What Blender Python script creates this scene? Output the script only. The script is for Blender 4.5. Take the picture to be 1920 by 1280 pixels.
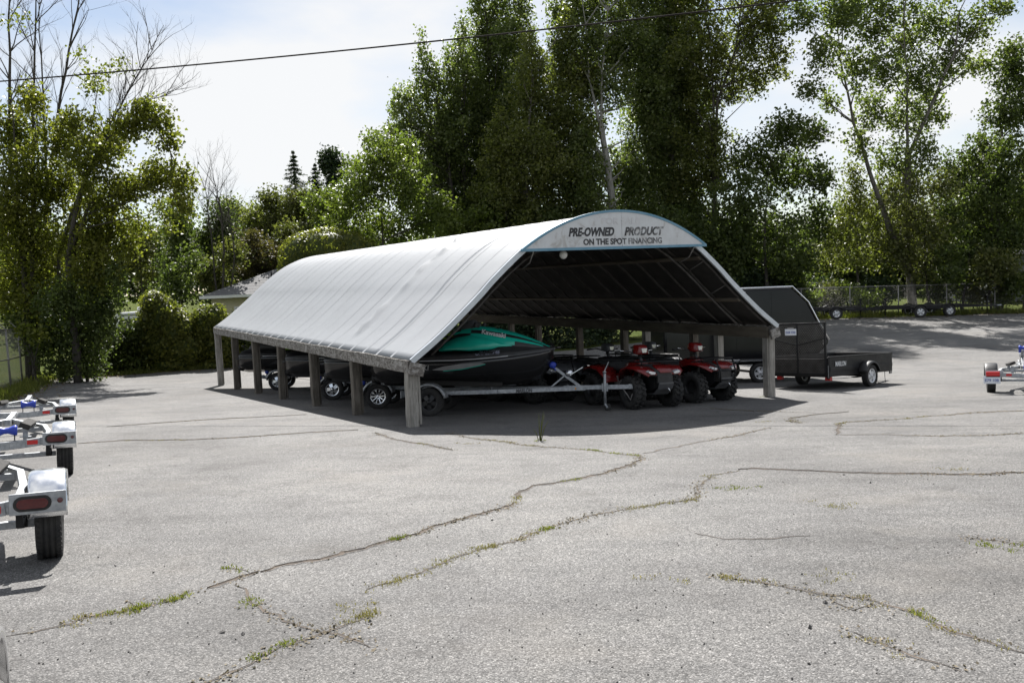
import bpy, bmesh, math, random
import numpy as np
from mathutils import Vector, Matrix, Euler
from mathutils.bvhtree import BVHTree

# ------------------------------------------------------------------ clean
for o in list(bpy.data.objects):
    bpy.data.objects.remove(o)
S = bpy.context.scene
COL = S.collection
random.seed(7)
RNG = np.random.default_rng(11)

# ------------------------------------------------------------------ camera
CZ = 1.456
PITCH, ROLL, FPX = math.radians(4.484), math.radians(-2.5696), 1575.39
_f = Vector((0, math.cos(PITCH), -math.sin(PITCH)))
_r0 = Vector((1, 0, 0)); _u0 = _r0.cross(_f)
CR = math.cos(ROLL)*_r0 + math.sin(ROLL)*_u0
CU = -math.sin(ROLL)*_r0 + math.cos(ROLL)*_u0
CF = _f
cam_d = bpy.data.cameras.new('camera')
cam = bpy.data.objects.new('camera', cam_d)
COL.objects.link(cam)
cam.matrix_world = Matrix(((CR.x, CU.x, -CF.x, 0), (CR.y, CU.y, -CF.y, 0), (CR.z, CU.z, -CF.z, CZ), (0, 0, 0, 1)))
cam_d.sensor_width = 36.0
cam_d.lens = 36.0*FPX/1920.0
cam_d.clip_start = 0.05
cam_d.clip_end = 3000
S.camera = cam

# ------------------------------------------------------------------ sky, sun, exposure
SUN_TO = Vector((-0.085, 0.93, 1.0)).normalized()       # direction towards the sun
SUN_EL = math.asin(SUN_TO.z)
SUN_AZ = math.atan2(SUN_TO.x, SUN_TO.y)                  # from +Y towards +X
world = bpy.data.worlds.new('World'); S.world = world; world.use_nodes = True
wn = world.node_tree; wn.nodes.clear()
def wnode(t, **k):
    n = wn.nodes.new(t)
    for a, b in k.items(): setattr(n, a, b)
    return n
w_out = wnode('ShaderNodeOutputWorld')
w_bg = wnode('ShaderNodeBackground'); w_bg.inputs['Strength'].default_value = 0.05
w_sky = wnode('ShaderNodeTexSky', sky_type='NISHITA', sun_disc=False, sun_elevation=SUN_EL, sun_rotation=SUN_AZ)
w_sky.altitude = 200; w_sky.air_density = 1.0; w_sky.dust_density = 0.5; w_sky.ozone_density = 1.0
# thin bright cloud spread evenly over the whole dome
w_tc = wnode('ShaderNodeTexCoord')
w_map = wnode('ShaderNodeMapping'); w_map.inputs['Scale'].default_value = (1.0, 1.0, 2.6)
w_n = wnode('ShaderNodeTexNoise'); w_n.inputs['Scale'].default_value = 1.9; w_n.inputs['Detail'].default_value = 7; w_n.inputs['Roughness'].default_value = 0.52
w_rp = wnode('ShaderNodeValToRGB')
w_rp.color_ramp.elements[0].position = 0.42; w_rp.color_ramp.elements[0].color = (0.22, 0.22, 0.22, 1)
w_rp.color_ramp.elements[1].position = 0.62; w_rp.color_ramp.elements[1].color = (0.96, 0.96, 0.96, 1)
w_mix = wnode('ShaderNodeMixRGB'); w_mix.inputs['Color2'].default_value = (8.25, 8.32, 8.4, 1)
wn.links.new(w_tc.outputs['Generated'], w_map.inputs['Vector'])
wn.links.new(w_map.outputs['Vector'], w_n.inputs['Vector'])
wn.links.new(w_n.outputs['Fac'], w_rp.inputs['Fac'])
wn.links.new(w_rp.outputs['Color'], w_mix.inputs['Fac'])
wn.links.new(w_sky.outputs['Color'], w_mix.inputs['Color1'])
wn.links.new(w_mix.outputs['Color'], w_bg.inputs['Color'])
wn.links.new(w_bg.outputs['Background'], w_out.inputs['Surface'])

sun_d = bpy.data.lights.new('sun', 'SUN'); sun = bpy.data.objects.new('sun', sun_d); COL.objects.link(sun)
sun_d.energy = 5.0; sun_d.angle = math.radians(0.53); sun_d.color = (1.0, 0.965, 0.925)
sun.rotation_euler = (-SUN_TO).to_track_quat('-Z', 'Y').to_euler()
sun.location = (0, 0, 60)

S.view_settings.view_transform = 'Standard'
S.view_settings.look = 'None'
S.view_settings.exposure = 1.2
S.view_settings.gamma = 1.0
S.view_settings.use_curve_mapping = False
S.cycles.max_bounces = 4; S.cycles.diffuse_bounces = 2; S.cycles.glossy_bounces = 2; S.cycles.transmission_bounces = 2; S.cycles.transparent_max_bounces = 4

# ------------------------------------------------------------------ terrain heights
def smooth(a, b, x):
    k = min(1.0, max(0.0, (x-a)/(b-a))); return k*k*(3-2*k)
def gz(x, y):
    s = y if y < 26 else 26+8*(1-math.exp(-(y-26)/8))
    return -.0184*min(60, max(-40, x)) - .07*s + .9*smooth(2, 18, x)*smooth(22, 44, y)
def gn(x, y):
    e = .6
    return Vector((-(gz(x+e, y)-gz(x-e, y))/(2*e), -(gz(x, y+e)-gz(x, y-e))/(2*e), 1)).normalized()
def at(px, py, Y):
    """point of the place that stands Y metres ahead, seen at photo pixel px, py"""
    d = CF + CR*((px-960)/FPX) + CU*((640-py)/FPX)
    return Vector((0, 0, CZ)) + d*(Y/d.y)
def on_ground(px, py):
    d = CF + CR*((px-960)/FPX) + CU*((640-py)/FPX)
    k = 0.5
    while k < 150:
        p = Vector((0, 0, CZ)) + d*k
        if p.z < gz(p.x, p.y): break
        k += 0.01 if k < 20 else .05
    return Vector((p.x, p.y, gz(p.x, p.y)))

# ------------------------------------------------------------------ materials
MATS = {}
def nt(name):
    m = bpy.data.materials.new(name); m.use_nodes = True
    t = m.node_tree; b = t.nodes['Principled BSDF']
    MATS[name] = m
    return m, t, b
def node(t, typ, **k):
    n = t.nodes.new(typ)
    for a, b in k.items():
        if a.startswith('i_'): n.inputs[a[2:].replace('_', ' ')].default_value = b
        else: setattr(n, a, b)
    return n
def rgba(c): return (c[0], c[1], c[2], 1)
def ramp(t, src, stops):
    r = node(t, 'ShaderNodeValToRGB'); cr = r.color_ramp
    while len(cr.elements) < len(stops): cr.elements.new(0.5)
    for e, (p, c) in zip(cr.elements, stops):
        e.position = p; e.color = rgba(c) if len(c) == 3 else c
    t.links.new(src, r.inputs['Fac']); return r.outputs['Color']
def noise(t, scale, detail=4, rough=.55, vec=None, dist=0):
    n = node(t, 'ShaderNodeTexNoise'); n.inputs['Scale'].default_value = scale
    n.inputs['Detail'].default_value = detail; n.inputs['Roughness'].default_value = rough; n.inputs['Distortion'].default_value = dist
    if vec is not None: t.links.new(vec, n.inputs['Vector'])
    return n.outputs['Fac']
def objco(t, scale=(1, 1, 1)):
    c = node(t, 'ShaderNodeTexCoord'); m = node(t, 'ShaderNodeMapping'); m.inputs['Scale'].default_value = scale
    t.links.new(c.outputs['Object'], m.inputs['Vector']); return m.outputs['Vector']
def mixc(t, fac, a, b, mode='MIX'):
    m = node(t, 'ShaderNodeMixRGB', blend_type=mode)
    for s, v in (('Fac', fac), ('Color1', a), ('Color2', b)):
        if isinstance(v, (int, float)): m.inputs[s].default_value = v
        elif isinstance(v, tuple): m.inputs[s].default_value = rgba(v)
        else: t.links.new(v, m.inputs[s])
    return m.outputs['Color']
def bump(t, b, h, strength, dist=.01):
    n = node(t, 'ShaderNodeBump'); n.inputs['Strength'].default_value = strength; n.inputs['Distance'].default_value = dist
    t.links.new(h, n.inputs['Height']); t.links.new(n.outputs['Normal'], b.inputs['Normal'])
def M(name, c1, c2=None, scale=6.0, rough=.6, metal=0.0, bmp=0.0, bscale=40.0, stretch=(1, 1, 1), rough2=None, lo=.35, hi=.65, coat=0.0, spec=None):
    m, t, b = nt(name)
    v = objco(t, stretch)
    n = noise(t, scale, 6, .6, v)
    t.links.new(ramp(t, n, [(lo, c1), (hi, c2 or tuple(k*.8 for k in c1))]), b.inputs['Base Color'])
    b.inputs['Roughness'].default_value = rough; b.inputs['Metallic'].default_value = metal
    if rough2 is not None:
        t.links.new(ramp(t, noise(t, scale*1.7, 5, .6, v), [(.35, (rough,)*3), (.7, (rough2,)*3)]), b.inputs['Roughness'])
    if bmp: bump(t, b, noise(t, bscale, 5, .6, v), bmp, .01)
    if coat: b.inputs['Coat Weight'].default_value = coat; b.inputs['Coat Roughness'].default_value = .06
    if spec is not None: b.inputs['Specular IOR Level'].default_value = spec
    return m

def mat_asphalt():
    m, t, b = nt('asphalt')
    v = objco(t)
    vo = node(t, 'ShaderNodeTexVoronoi', feature='F1'); vo.inputs['Scale'].default_value = 130
    t.links.new(v, vo.inputs['Vector'])
    cellv = node(t, 'ShaderNodeSeparateColor'); t.links.new(vo.outputs['Color'], cellv.inputs['Color'])
    stone = ramp(t, cellv.outputs['Red'], [(0.0, (.058, .058, .0575)), (.40, (.128, .127, .1255)), (.74, (.186, .184, .181)), (.93, (.240, .237, .233)), (1.0, (.35, .346, .34))])
    gap = ramp(t, vo.outputs['Distance'], [(.30, (1, 1, 1)), (.75, (.42, .41, .40))])
    c = mixc(t, .75, stone, gap, 'MULTIPLY')
    big = ramp(t, noise(t, .22, 5, .62, v, .6), [(.30, (.72, .71, .70)), (.46, (.95, .945, .94)), (.54, (1.04, 1.035, 1.02)), (.70, (1.22, 1.20, 1.17))])
    c = mixc(t, 1, c, big, 'MULTIPLY')
    mid = ramp(t, noise(t, 2.1, 4, .68, v, .3), [(.30, (.74, .73, .72)), (.48, (1, 1, 1)), (.72, (1.10, 1.09, 1.07))])
    c = mixc(t, .8, c, mid, 'MULTIPLY')
    # worn binder: darker ravelled patches with a shape of their own
    pat = ramp(t, noise(t, .55, 6, .72, v, .7), [(.54, (0, 0, 0)), (.66, (1, 1, 1))])
    pat2 = ramp(t, noise(t, 17, 2, .65, v), [(.52, (0, 0, 0)), (.60, (1, 1, 1))])
    pm = mixc(t, 1, pat, pat2, 'MULTIPLY')
    c = mixc(t, mixc(t, 1, pm, (.75, .75, .75), 'MULTIPLY'), c, (.055, .052, .050))
    oil = ramp(t, noise(t, 1.15, 3, .5, v, .2), [(.70, (0, 0, 0)), (.78, (.45, .45, .45))])
    c = mixc(t, oil, c, (.06, .058, .056))
    wide = ramp(t, noise(t, .085, 3, .6, v, .8), [(.34, (.80, .79, .78)), (.5, (1, 1, 1)), (.66, (1.15, 1.145, 1.13))])
    c = mixc(t, 1, c, wide, 'MULTIPLY')
    strk = ramp(t, noise(t, 1.6, 4, .7, objco(t, (.35, 1.6, 1)), .3), [(.36, (.80, .80, .80)), (.52, (1, 1, 1)), (.68, (1.08, 1.075, 1.07))])
    c = mixc(t, .8, c, strk, 'MULTIPLY')
    tan = ramp(t, noise(t, .45, 4, .66, v), [(.54, (0, 0, 0)), (.72, (.30, .30, .30))])
    c = mixc(t, tan, c, (.19, .172, .148))
    t.links.new(c, b.inputs['Base Color'])
    b.inputs['Roughness'].default_value = .86
    b.inputs['Specular IOR Level'].default_value = .35
    h = mixc(t, .6, vo.outputs['Distance'], noise(t, 30, 2, .6, v), 'MIX')
    inv = node(t, 'ShaderNodeInvert'); t.links.new(h, inv.inputs['Color'])
    bump(t, b, inv.outputs['Color'], .55, .012)
    return m
mat_asphalt()

def mat_leaf(name, dark, light, trans=.35, hue2=None, rough=.52, spec=.2):
    """leaf: every leaf face has its own tone; light passes through it"""
    m, t, b = nt(name)
    g = node(t, 'ShaderNodeNewGeometry')
    v = objco(t)
    stops = [(0.0, dark), (.62, tuple((a+c)/2 for a, c in zip(dark, light))), (.94, light), (1.0, hue2 or light)]
    c = ramp(t, g.outputs['Random Per Island'], stops)
    c = mixc(t, .7, c, ramp(t, noise(t, .55, 4, .6, v), [(.35, (.72, .78, .70)), (.65, (1.18, 1.12, 1.02))]), 'MULTIPLY')
    t.links.new(c, b.inputs['Base Color'])
    b.inputs['Roughness'].default_value = rough; b.inputs['Specular IOR Level'].default_value = spec
    tr = node(t, 'ShaderNodeBsdfTranslucent')
    t.links.new(mixc(t, 1, c, (1.55, 1.75, .75), 'MULTIPLY'), tr.inputs['Color'])
    mx = node(t, 'ShaderNodeMixShader'); mx.inputs['Fac'].default_value = trans
    t.links.new(b.outputs['BSDF'], mx.inputs[1]); t.links.new(tr.outputs['BSDF'], mx.inputs[2])
    t.links.new(mx.outputs['Shader'], t.nodes['Material Output'].inputs['Surface'])
    return m
mat_leaf('leaf_poplar', (.076, .100, .036), (.165, .190, .075), .48, (.26, .28, .17), .46, .35)
mat_leaf('leaf_poplar_light', (.085, .098, .030), (.165, .175, .058), .48, (.20, .21, .10), .46, .4)
mat_leaf('leaf_dark', (.048, .068, .024), (.108, .132, .048), .40, (.10, .12, .06), .52)
mat_leaf('leaf_bright', (.072, .098, .026), (.145, .172, .050), .42, (.15, .19, .06), .42)
mat_leaf('leaf_vine', (.085, .096, .022), (.175, .175, .044), .48, (.20, .20, .05), .45)
mat_leaf('leaf_ivy', (.038, .055, .016), (.092, .115, .032), .24, (.14, .15, .045), .5)
mat_leaf('leaf_vine_yellow', (.085, .10, .022), (.17, .18, .04), .45, (.25, .22, .05), .45)
mat_leaf('leaf_olive', (.070, .080, .030), (.135, .142, .055), .33, (.14, .12, .06), .5)
mat_leaf('leaf_brown', (.050, .045, .026), (.10, .085, .045), .3, (.13, .09, .05), .55)
mat_leaf('leaf_conifer_and_shaded_brush', (.028, .046, .026), (.062, .085, .045), .18, (.06, .08, .05), .55)
mat_leaf('grass_green', (.085, .10, .026), (.17, .175, .055), .4, (.26, .25, .09), .5)
mat_leaf('grass_dry', (.16, .132, .080), (.26, .218, .138), .3, (.22, .21, .11), .6)
mat_leaf('grit', (.12, .098, .072), (.22, .19, .15), .05, (.30, .27, .22), .9, .1)
mat_leaf('litter', (.11, .075, .04), (.20, .14, .07), .2, (.24, .20, .10), .7)

def mat_bark(name, c1, c2, s=7):
    m, t, b = nt(name)
    v = objco(t, (1, 1, .22))
    n = noise(t, s*2.2, 8, .7, v, .4)
    t.links.new(ramp(t, n, [(.32, c1), (.62, c2)]), b.inputs['Base Color'])
    b.inputs['Roughness'].default_value = .9
    bump(t, b, n, .8, .04)
    return m
mat_bark('bark_grey', (.05, .045, .038), (.17, .155, .135))
mat_bark('bark_dark', (.022, .019, .016), (.075, .065, .055))
mat_bark('bark_pale', (.12, .115, .10), (.33, .32, .29))

def mat_wood(name, c1, c2, c3):
    m, t, b = nt(name)
    v = objco(t, (6, 6, .55))
    n = noise(t, 4.5, 9, .72, v, .8)
    c = ramp(t, n, [(.28, c1), (.5, c2), (.72, c3)])
    n2 = noise(t, 2.2, 5, .6, objco(t))
    c = mixc(t, .6, c, ramp(t, n2, [(.35, (.62, .60, .56)), (.62, (1.08, 1.06, 1.02))]), 'MULTIPLY')
    t.links.new(c, b.inputs['Base Color']); b.inputs['Roughness'].default_value = .88
    bump(t, b, n, .7, .012)
    return m
mat_wood('wood_post', (.13, .122, .11), (.30, .288, .266), (.46, .445, .42))
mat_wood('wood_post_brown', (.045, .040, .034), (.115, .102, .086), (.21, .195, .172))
def mat_beam():
    m, t, b = nt('wood_beam')
    v = objco(t, (1, 1, 1.6))
    n = noise(t, 7, 9, .74, v, 1.4)
    c = ramp(t, n, [(.30, (.055, .050, .045)), (.46, (.15, .135, .12)), (.56, (.30, .285, .265)), (.68, (.47, .46, .44))])
    t.links.new(c, b.inputs['Base Color']); b.inputs['Roughness'].default_value = .9
    bump(t, b, n, 1.0, .02)
mat_beam()
def mat_fabric():
    m, t, b = nt('roof_fabric')
    v = objco(t)
    c = ramp(t, noise(t, .9, 7, .62, v, .4), [(.3, (.222, .233, .247)), (.55, (.24, .252, .267)), (.75, (.252, .264, .278))])
    st = ramp(t, noise(t, 3.4, 6, .7, objco(t, (1, .25, 1)), .6), [(.62, (1, 1, 1)), (.84, (.93, .925, .92))])
    c = mixc(t, 1, c, st, 'MULTIPLY')
    t.links.new(c, b.inputs['Base Color']); b.inputs['Roughness'].default_value = .55
    b.inputs['Specular IOR Level'].default_value = .35
    bump(t, b, noise(t, 2.6, 5, .6, v, .5), .10, .05)
mat_fabric()
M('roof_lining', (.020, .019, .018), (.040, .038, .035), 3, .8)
def mat_sign():
    m, t, b = nt('sign_panel')
    v = objco(t)
    n = noise(t, 2.4, 9, .72, v, 1.2)
    c = ramp(t, n, [(.40, (.62, .635, .65)), (.56, (.57, .58, .59)), (.64, (.43, .415, .40)), (.70, (.54, .54, .54)), (.82, (.44, .425, .41))])
    t.links.new(c, b.inputs['Base Color']); b.inputs['Roughness'].default_value = .6
mat_sign()
def mat_worn_letter():
    m, t, b = nt('letter_worn')
    n = noise(t, 5.5, 8, .75, objco(t, (1, 1, .6)), 1.0)
    t.links.new(ramp(t, n, [(.40, (.035, .035, .038)), (.50, (.16, .16, .165)), (.60, (.50, .505, .51))]), b.inputs['Base Color'])
    b.inputs['Roughness'].default_value = .6
mat_worn_letter()
M('letter_black', (.022, .022, .025), (.05, .05, .055), 4, .55)
M('letter_ghost', (.62, .62, .63), (.52, .52, .53), 5, .6)
M('sign_blue', (.10, .24, .34), (.16, .30, .40), 6, .5)
M('galvanised', (.27, .285, .30), (.44, .455, .47), 22, .45, .65, .08, 60, rough2=.62)
M('alloy', (.75, .76, .78), (.82, .83, .85), 9, .22, .95)
M('chrome_fender', (.78, .79, .81), (.86, .87, .88), 9, .16, .95, rough2=.28)
M('steel_black', (.010, .010, .011), (.020, .020, .021), 5, .38, .0, .05, 80, rough2=.55, spec=.22)
M('panel_black', (.008, .008, .009), (.012, .012, .013), 2, .12, .0, coat=.05, spec=.25)
M('rubber', (.016, .016, .017), (.034, .033, .031), 9, .82, 0, .3, 70)
M('rim_white', (.62, .63, .65), (.70, .71, .72), 6, .35, .25)
M('rim_black', (.02, .02, .021), (.035, .035, .036), 6, .35, .2)
M('plastic_black', (.016, .016, .017), (.030, .030, .031), 7, .5, 0, .12, 180)
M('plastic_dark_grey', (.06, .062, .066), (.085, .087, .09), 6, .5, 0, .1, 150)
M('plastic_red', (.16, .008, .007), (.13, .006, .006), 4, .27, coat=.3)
M('plastic_teal', (.014, .50, .37), (.013, .44, .32), 3, .24, coat=.4)
M('plastic_lime', (.30, .52, .03), (.25, .45, .025), 3, .28, coat=.3)
M('hull_black', (.012, .012, .013), (.018, .018, .019), 3, .2, coat=.4)
M('decal_grey', (.20, .20, .205), (.26, .26, .265), 4, .35)
M('decal_white', (.72, .73, .74), (.66, .67, .68), 5, .4)
M('decal_blue_grey', (.26, .27, .36), (.30, .31, .40), 5, .4)
M('seat_vinyl', (.035, .036, .038), (.055, .056, .058), 8, .55, 0, .2, 120)
M('carpet_black', (.022, .021, .020), (.042, .040, .037), 60, .95, 0, .6, 200)
M('roller_blue', (.018, .045, .36), (.025, .06, .42), 8, .42)
M('strap_orange', (.75, .30, .02), (.65, .26, .02), 8, .4)
M('lamp_red', (.075, .012, .014), (.11, .018, .018), 30, .18, coat=.6)
M('reflector_red', (.50, .02, .02), (.58, .03, .03), 40, .25)
M('lamp_clear', (.80, .82, .84), (.66, .68, .70), 25, .08, .55, coat=.6)
M('lamp_glass', (.85, .85, .83), (.80, .80, .79), 9, .12)
M('plate_white', (.70, .72, .76), (.62, .65, .70), 9, .4)
M('plate_text', (.06, .10, .32), (.07, .11, .34), 9, .5)
M('hoop_steel', (.055, .050, .046), (.10, .095, .09), 9, .7, .3)
M('tube_steel', (.20, .19, .18), (.34, .33, .32), 9, .55, .5, .1, 60)
M('wood_inner', (.085, .072, .056), (.15, .13, .10), 8, .9, stretch=(1, .2, 1))
M('edge_trim', (.50, .54, .58), (.60, .64, .68), 5, .4, .35)
M('wire_black', (.02, .018, .017), (.035, .03, .028), 8, .95, spec=.05)
M('crack_fill', (.035, .029, .024), (.085, .065, .048), 9, .95, 0, .6, 60)
M('crack_lip', (.085, .075, .066), (.16, .145, .13), 20, .95, 0, .6, 60)
M('soil', (.10, .075, .05), (.19, .15, .105), 3, .95, 0, .5, 20)
M('stone_bit', (.05, .046, .042), (.20, .19, .18), 20, .9)
M('siding_yellow', (.50, .45, .30), (.56, .51, .35), 3, .7)
M('siding_grey', (.10, .105, .11), (.14, .145, .15), 3, .75)
M('trim_white', (.68, .68, .66), (.74, .74, .72), 5, .55)
M('glass_dark', (.02, .024, .028), (.03, .035, .04), 3, .06)
M('shingle_dark', (.03, .03, .031), (.05, .05, .051), 9, .95, spec=.05)
M('shingle', (.10, .10, .102), (.16, .16, .162), 9, .9, 0, .4, 30)
M('camper_white', (.62, .63, .64), (.70, .71, .72), 4, .4)
M('metal_vent', (.55, .55, .55), (.62, .62, .62), 6, .4, .6)

def mat_terrain():
    m, t, b = nt('terrain')
    v = objco(t)
    c = ramp(t, noise(t, .35, 7, .65, v), [(.3, (.045, .062, .016)), (.5, (.070, .088, .024)), (.7, (.085, .080, .038))])
    c = mixc(t, .7, c, ramp(t, noise(t, 9, 5, .7, v), [(.3, (.55, .55, .5)), (.7, (1.25, 1.25, 1.2))]), 'MULTIPLY')
    t.links.new(c, b.inputs['Base Color']); b.inputs['Roughness'].default_value = 1.0; b.inputs['Specular IOR Level'].default_value = 0.02
    bump(t, b, noise(t, 14, 6, .7, v), .8, .08)
mat_terrain()

# ------------------------------------------------------------------ mesh helpers
def tag(o, label=None, cat=None, group=None, kind=None):
    if label: o['label'] = label
    if cat: o['category'] = cat
    if group: o['group'] = group
    if kind: o['kind'] = kind
    return o
def link(name, mesh, parent=None):
    o = bpy.data.objects.new(name, mesh); COL.objects.link(o)
    if parent is not None: o.parent = parent
    return o
def empty(name, loc=(0, 0, 0), parent=None):
    o = bpy.data.objects.new(name, None); o.empty_display_size = .2; COL.objects.link(o); o.location = loc
    if parent is not None: o.parent = parent
    return o
class MB:
    def __init__(s): s.v = []; s.f = []; s.m = []; s.sm = []
    def add(s, vs, fs, mi=0, smooth=False):
        o = len(s.v); s.v += [tuple(v) for v in vs]
        for f in fs: s.f.append(tuple(i+o for i in f)); s.m.append(mi); s.sm.append(smooth)
        return s
    def box(s, c, d, rot=None, mi=0):
        x, y, z = d[0]/2, d[1]/2, d[2]/2
        vs = [Vector(p) for p in ((-x, -y, -z), (x, -y, -z), (x, y, -z), (-x, y, -z), (-x, -y, z), (x, -y, z), (x, y, z), (-x, y, z))]
        if rot is not None:
            R = rot if isinstance(rot, Matrix) else Euler(rot).to_matrix()
            vs = [R @ v for v in vs]
        c = Vector(c)
        return s.add([v+c for v in vs], [(0, 3, 2, 1), (4, 5, 6, 7), (0, 1, 5, 4), (1, 2, 6, 5), (2, 3, 7, 6), (3, 0, 4, 7)], mi)
    def bar(s, a, b, w, h, up=(0, 0, 1), mi=0):
        a, b, up = Vector(a), Vector(b), Vector(up)
        d = (b-a).normalized(); sd = d.cross(up)
        if sd.length < 1e-4: sd = d.cross(Vector((1, 0, 0)))
        sd.normalize(); u = sd.cross(d)
        vs = []
        for p in (a, b):
            for i, j in ((-1, -1), (1, -1), (1, 1), (-1, 1)): vs.append(p+sd*(i*w/2)+u*(j*h/2))
        return s.add(vs, [(0, 1, 2, 3), (7, 6, 5, 4), (0, 4, 5, 1), (1, 5, 6, 2), (2, 6, 7, 3), (3, 7, 4, 0)], mi)
    def tube(s, pts, r, n=8, mi=0, caps=True, smooth=True):
        pts = [Vector(p) for p in pts]; k = len(pts)
        rs = r if isinstance(r, (list, tuple)) else [r]*k
        vs = []; ref = None
        for i, p in enumerate(pts):
            d = (pts[min(i+1, k-1)]-pts[max(i-1, 0)])
            if d.length < 1e-9: d = Vector((0, 0, 1))
            d.normalize()
            if ref is None: ref = d.orthogonal().normalized()
            ref = (ref-d*ref.dot(d))
            if ref.length < 1e-5: ref = d.orthogonal()
            ref.normalize(); bn = d.cross(ref)
            for j in range(n):
                a = 2*math.pi*j/n; vs.append(p+(ref*math.cos(a)+bn*math.sin(a))*rs[i])
        fs = []
        for i in range(k-1):
            for j in range(n):
                j2 = (j+1) % n; fs.append((i*n+j, i*n+j2, (i+1)*n+j2, (i+1)*n+j))
        s.add(vs, fs, mi, smooth)
        if caps:
            o = len(s.v)-len(vs)
            s.f.append(tuple(o+j for j in range(n))[::-1]); s.m.append(mi); s.sm.append(False)
            s.f.append(tuple(o+(k-1)*n+j for j in range(n))); s.m.append(mi); s.sm.append(False)
        return s
    def lathe(s, prof, n=24, c=(0, 0, 0), axis='y', mi=0, smooth=True):
        """prof: (radius, along) pairs"""
        c = Vector(c); vs = []
        for r, h in prof:
            for j in range(n):
                a = 2*math.pi*j/n; u, w = r*math.cos(a), r*math.sin(a)
                vs.append(c+(Vector((u, h, w)) if axis == 'y' else Vector((u, w, h)) if axis == 'z' else Vector((h, u, w))))
        fs = []
        for i in range(len(prof)-1):
            for j in range(n):
                j2 = (j+1) % n; fs.append((i*n+j, (i+1)*n+j, (i+1)*n+j2, i*n+j2))
        return s.add(vs, fs, mi, smooth)
    def loft(s, rings, mi=0, smooth=True, closed=True, cap=True, mfun=None):
        n = len(rings[0]); vs = [v for r in rings for v in r]; o = len(s.v)
        s.v += [tuple(v) for v in vs]
        for i in range(len(rings)-1):
            for j in range(n if closed else n-1):
                j2 = (j+1) % n
                s.f.append((o+i*n+j, o+i*n+j2, o+(i+1)*n+j2, o+(i+1)*n+j)); s.m.append(mfun(i, j) if mfun else mi); s.sm.append(smooth)
        if cap and closed:
            s.f.append(tuple(o+j for j in range(n))[::-1]); s.m.append(mi); s.sm.append(False)
            s.f.append(tuple(o+(len(rings)-1)*n+j for j in range(n))); s.m.append(mi); s.sm.append(False)
        return s
    def prism(s, poly, to3, mi=0):
        """poly: 2-D outline; to3(u, v, k) -> point, k = 0 or 1 for the two faces"""
        n = len(poly)
        vs = [to3(u, v, 0) for u, v in poly]+[to3(u, v, 1) for u, v in poly]
        fs = [tuple(range(n))[::-1], tuple(range(n, 2*n))]
        for i in range(n): j = (i+1) % n; fs.append((i, j, n+j, n+i))
        return s.add(vs, fs, mi)
    def mesh(s, name, mats):
        me = bpy.data.meshes.new(name); me.from_pydata(s.v, [], s.f)
        for m in (mats if isinstance(mats, (list, tuple)) else [mats]): me.materials.append(MATS[m])
        me.polygons.foreach_set('material_index', s.m); me.polygons.foreach_set('use_smooth', s.sm)
        bm = bmesh.new(); bm.from_mesh(me); bmesh.ops.recalc_face_normals(bm, faces=bm.faces); bm.to_mesh(me); bm.free()
        me.update(); return me
    def build(s, name, mats, parent=None, bevel=0):
        o = link(name, s.mesh(name, mats), parent)
        if bevel:
            b = o.modifiers.new('bevel', 'BEVEL'); b.width = bevel; b.segments = 2; b.limit_method = 'ANGLE'; b.angle_limit = math.radians(40)
        return o
def copy_tree(o, parent=None):
    c = o.copy(); COL.objects.link(c); c.parent = parent
    for ch in list(o.children): copy_tree(ch, c)
    return c
def stand(root, x, y, heading, dz=0.0, tilt=True):
    """put a thing on the sloping lot, x axis along heading (degrees from +X)"""
    n = gn(x, y) if tilt else Vector((0, 0, 1))
    h = math.radians(heading); fx = Vector((math.cos(h), math.sin(h), 0)); fx = (fx-n*fx.dot(n)).normalized(); fy = n.cross(fx)
    root.matrix_world = Matrix(((fx.x, fy.x, n.x, x), (fx.y, fy.y, n.y, y), (fx.z, fy.z, n.z, gz(x, y)+dz), (0, 0, 0, 1)))
    return root
def text_mesh(s, size, bold=0.0, shear=0.0, width=1.0, extrude=.002, spacing=1.0):
    cu = bpy.data.curves.new('txt', 'FONT'); cu.body = s; cu.size = size; cu.offset = bold; cu.shear = shear
    cu.extrude = extrude; cu.align_x = 'CENTER'; cu.align_y = 'CENTER'; cu.resolution_u = 4; cu.space_character = spacing
    o = bpy.data.objects.new('txt', cu); COL.objects.link(o)
    dg = bpy.context.evaluated_depsgraph_get(); dg.update()
    me = bpy.data.meshes.new_from_object(o.evaluated_get(dg))
    bpy.data.objects.remove(o); bpy.data.curves.remove(cu)
    xs = [v.co.x for v in me.vertices]
    w = max(xs)-min(xs); cx = (max(xs)+min(xs))/2
    ys = [v.co.y for v in me.vertices]; cy = (max(ys)+min(ys))/2
    for v in me.vertices: v.co.x = (v.co.x-cx)*(width/w if width else 1); v.co.y -= cy
    return me
def lettering(name, s, size, mat, parent, origin, xdir, ydir, width=None, bold=0.0, shear=0.0, onto=None, cast=None, lift=.004):
    """flat print; onto = mesh objects it is pressed against along cast"""
    me = text_mesh(s, size, bold, shear, width or 0)
    xd, yd, og = Vector(xdir).normalized(), Vector(ydir).normalized(), Vector(origin); zd = xd.cross(yd)
    me.materials.clear(); me.materials.append(MATS[mat])
    tree = None
    if onto is not None:
        vs = []; ps = []
        for oo in onto:
            k = len(vs); vs += [v.co.copy() for v in oo.data.vertices]; ps += [[i+k for i in p.vertices] for p in oo.data.polygons]
        tree = BVHTree.FromPolygons(vs, ps); cd = Vector(cast).normalized()
    for v in me.vertices:
        p = og+xd*v.co.x+yd*v.co.y+zd*v.co.z
        if tree:
            h = tree.ray_cast(p-cd*3, cd)
            if h[0] is not None: p = h[0]-cd*(lift+(.003 if v.co.z > 0 else 0))
        v.co = p
    return link(name, me, parent)
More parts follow.
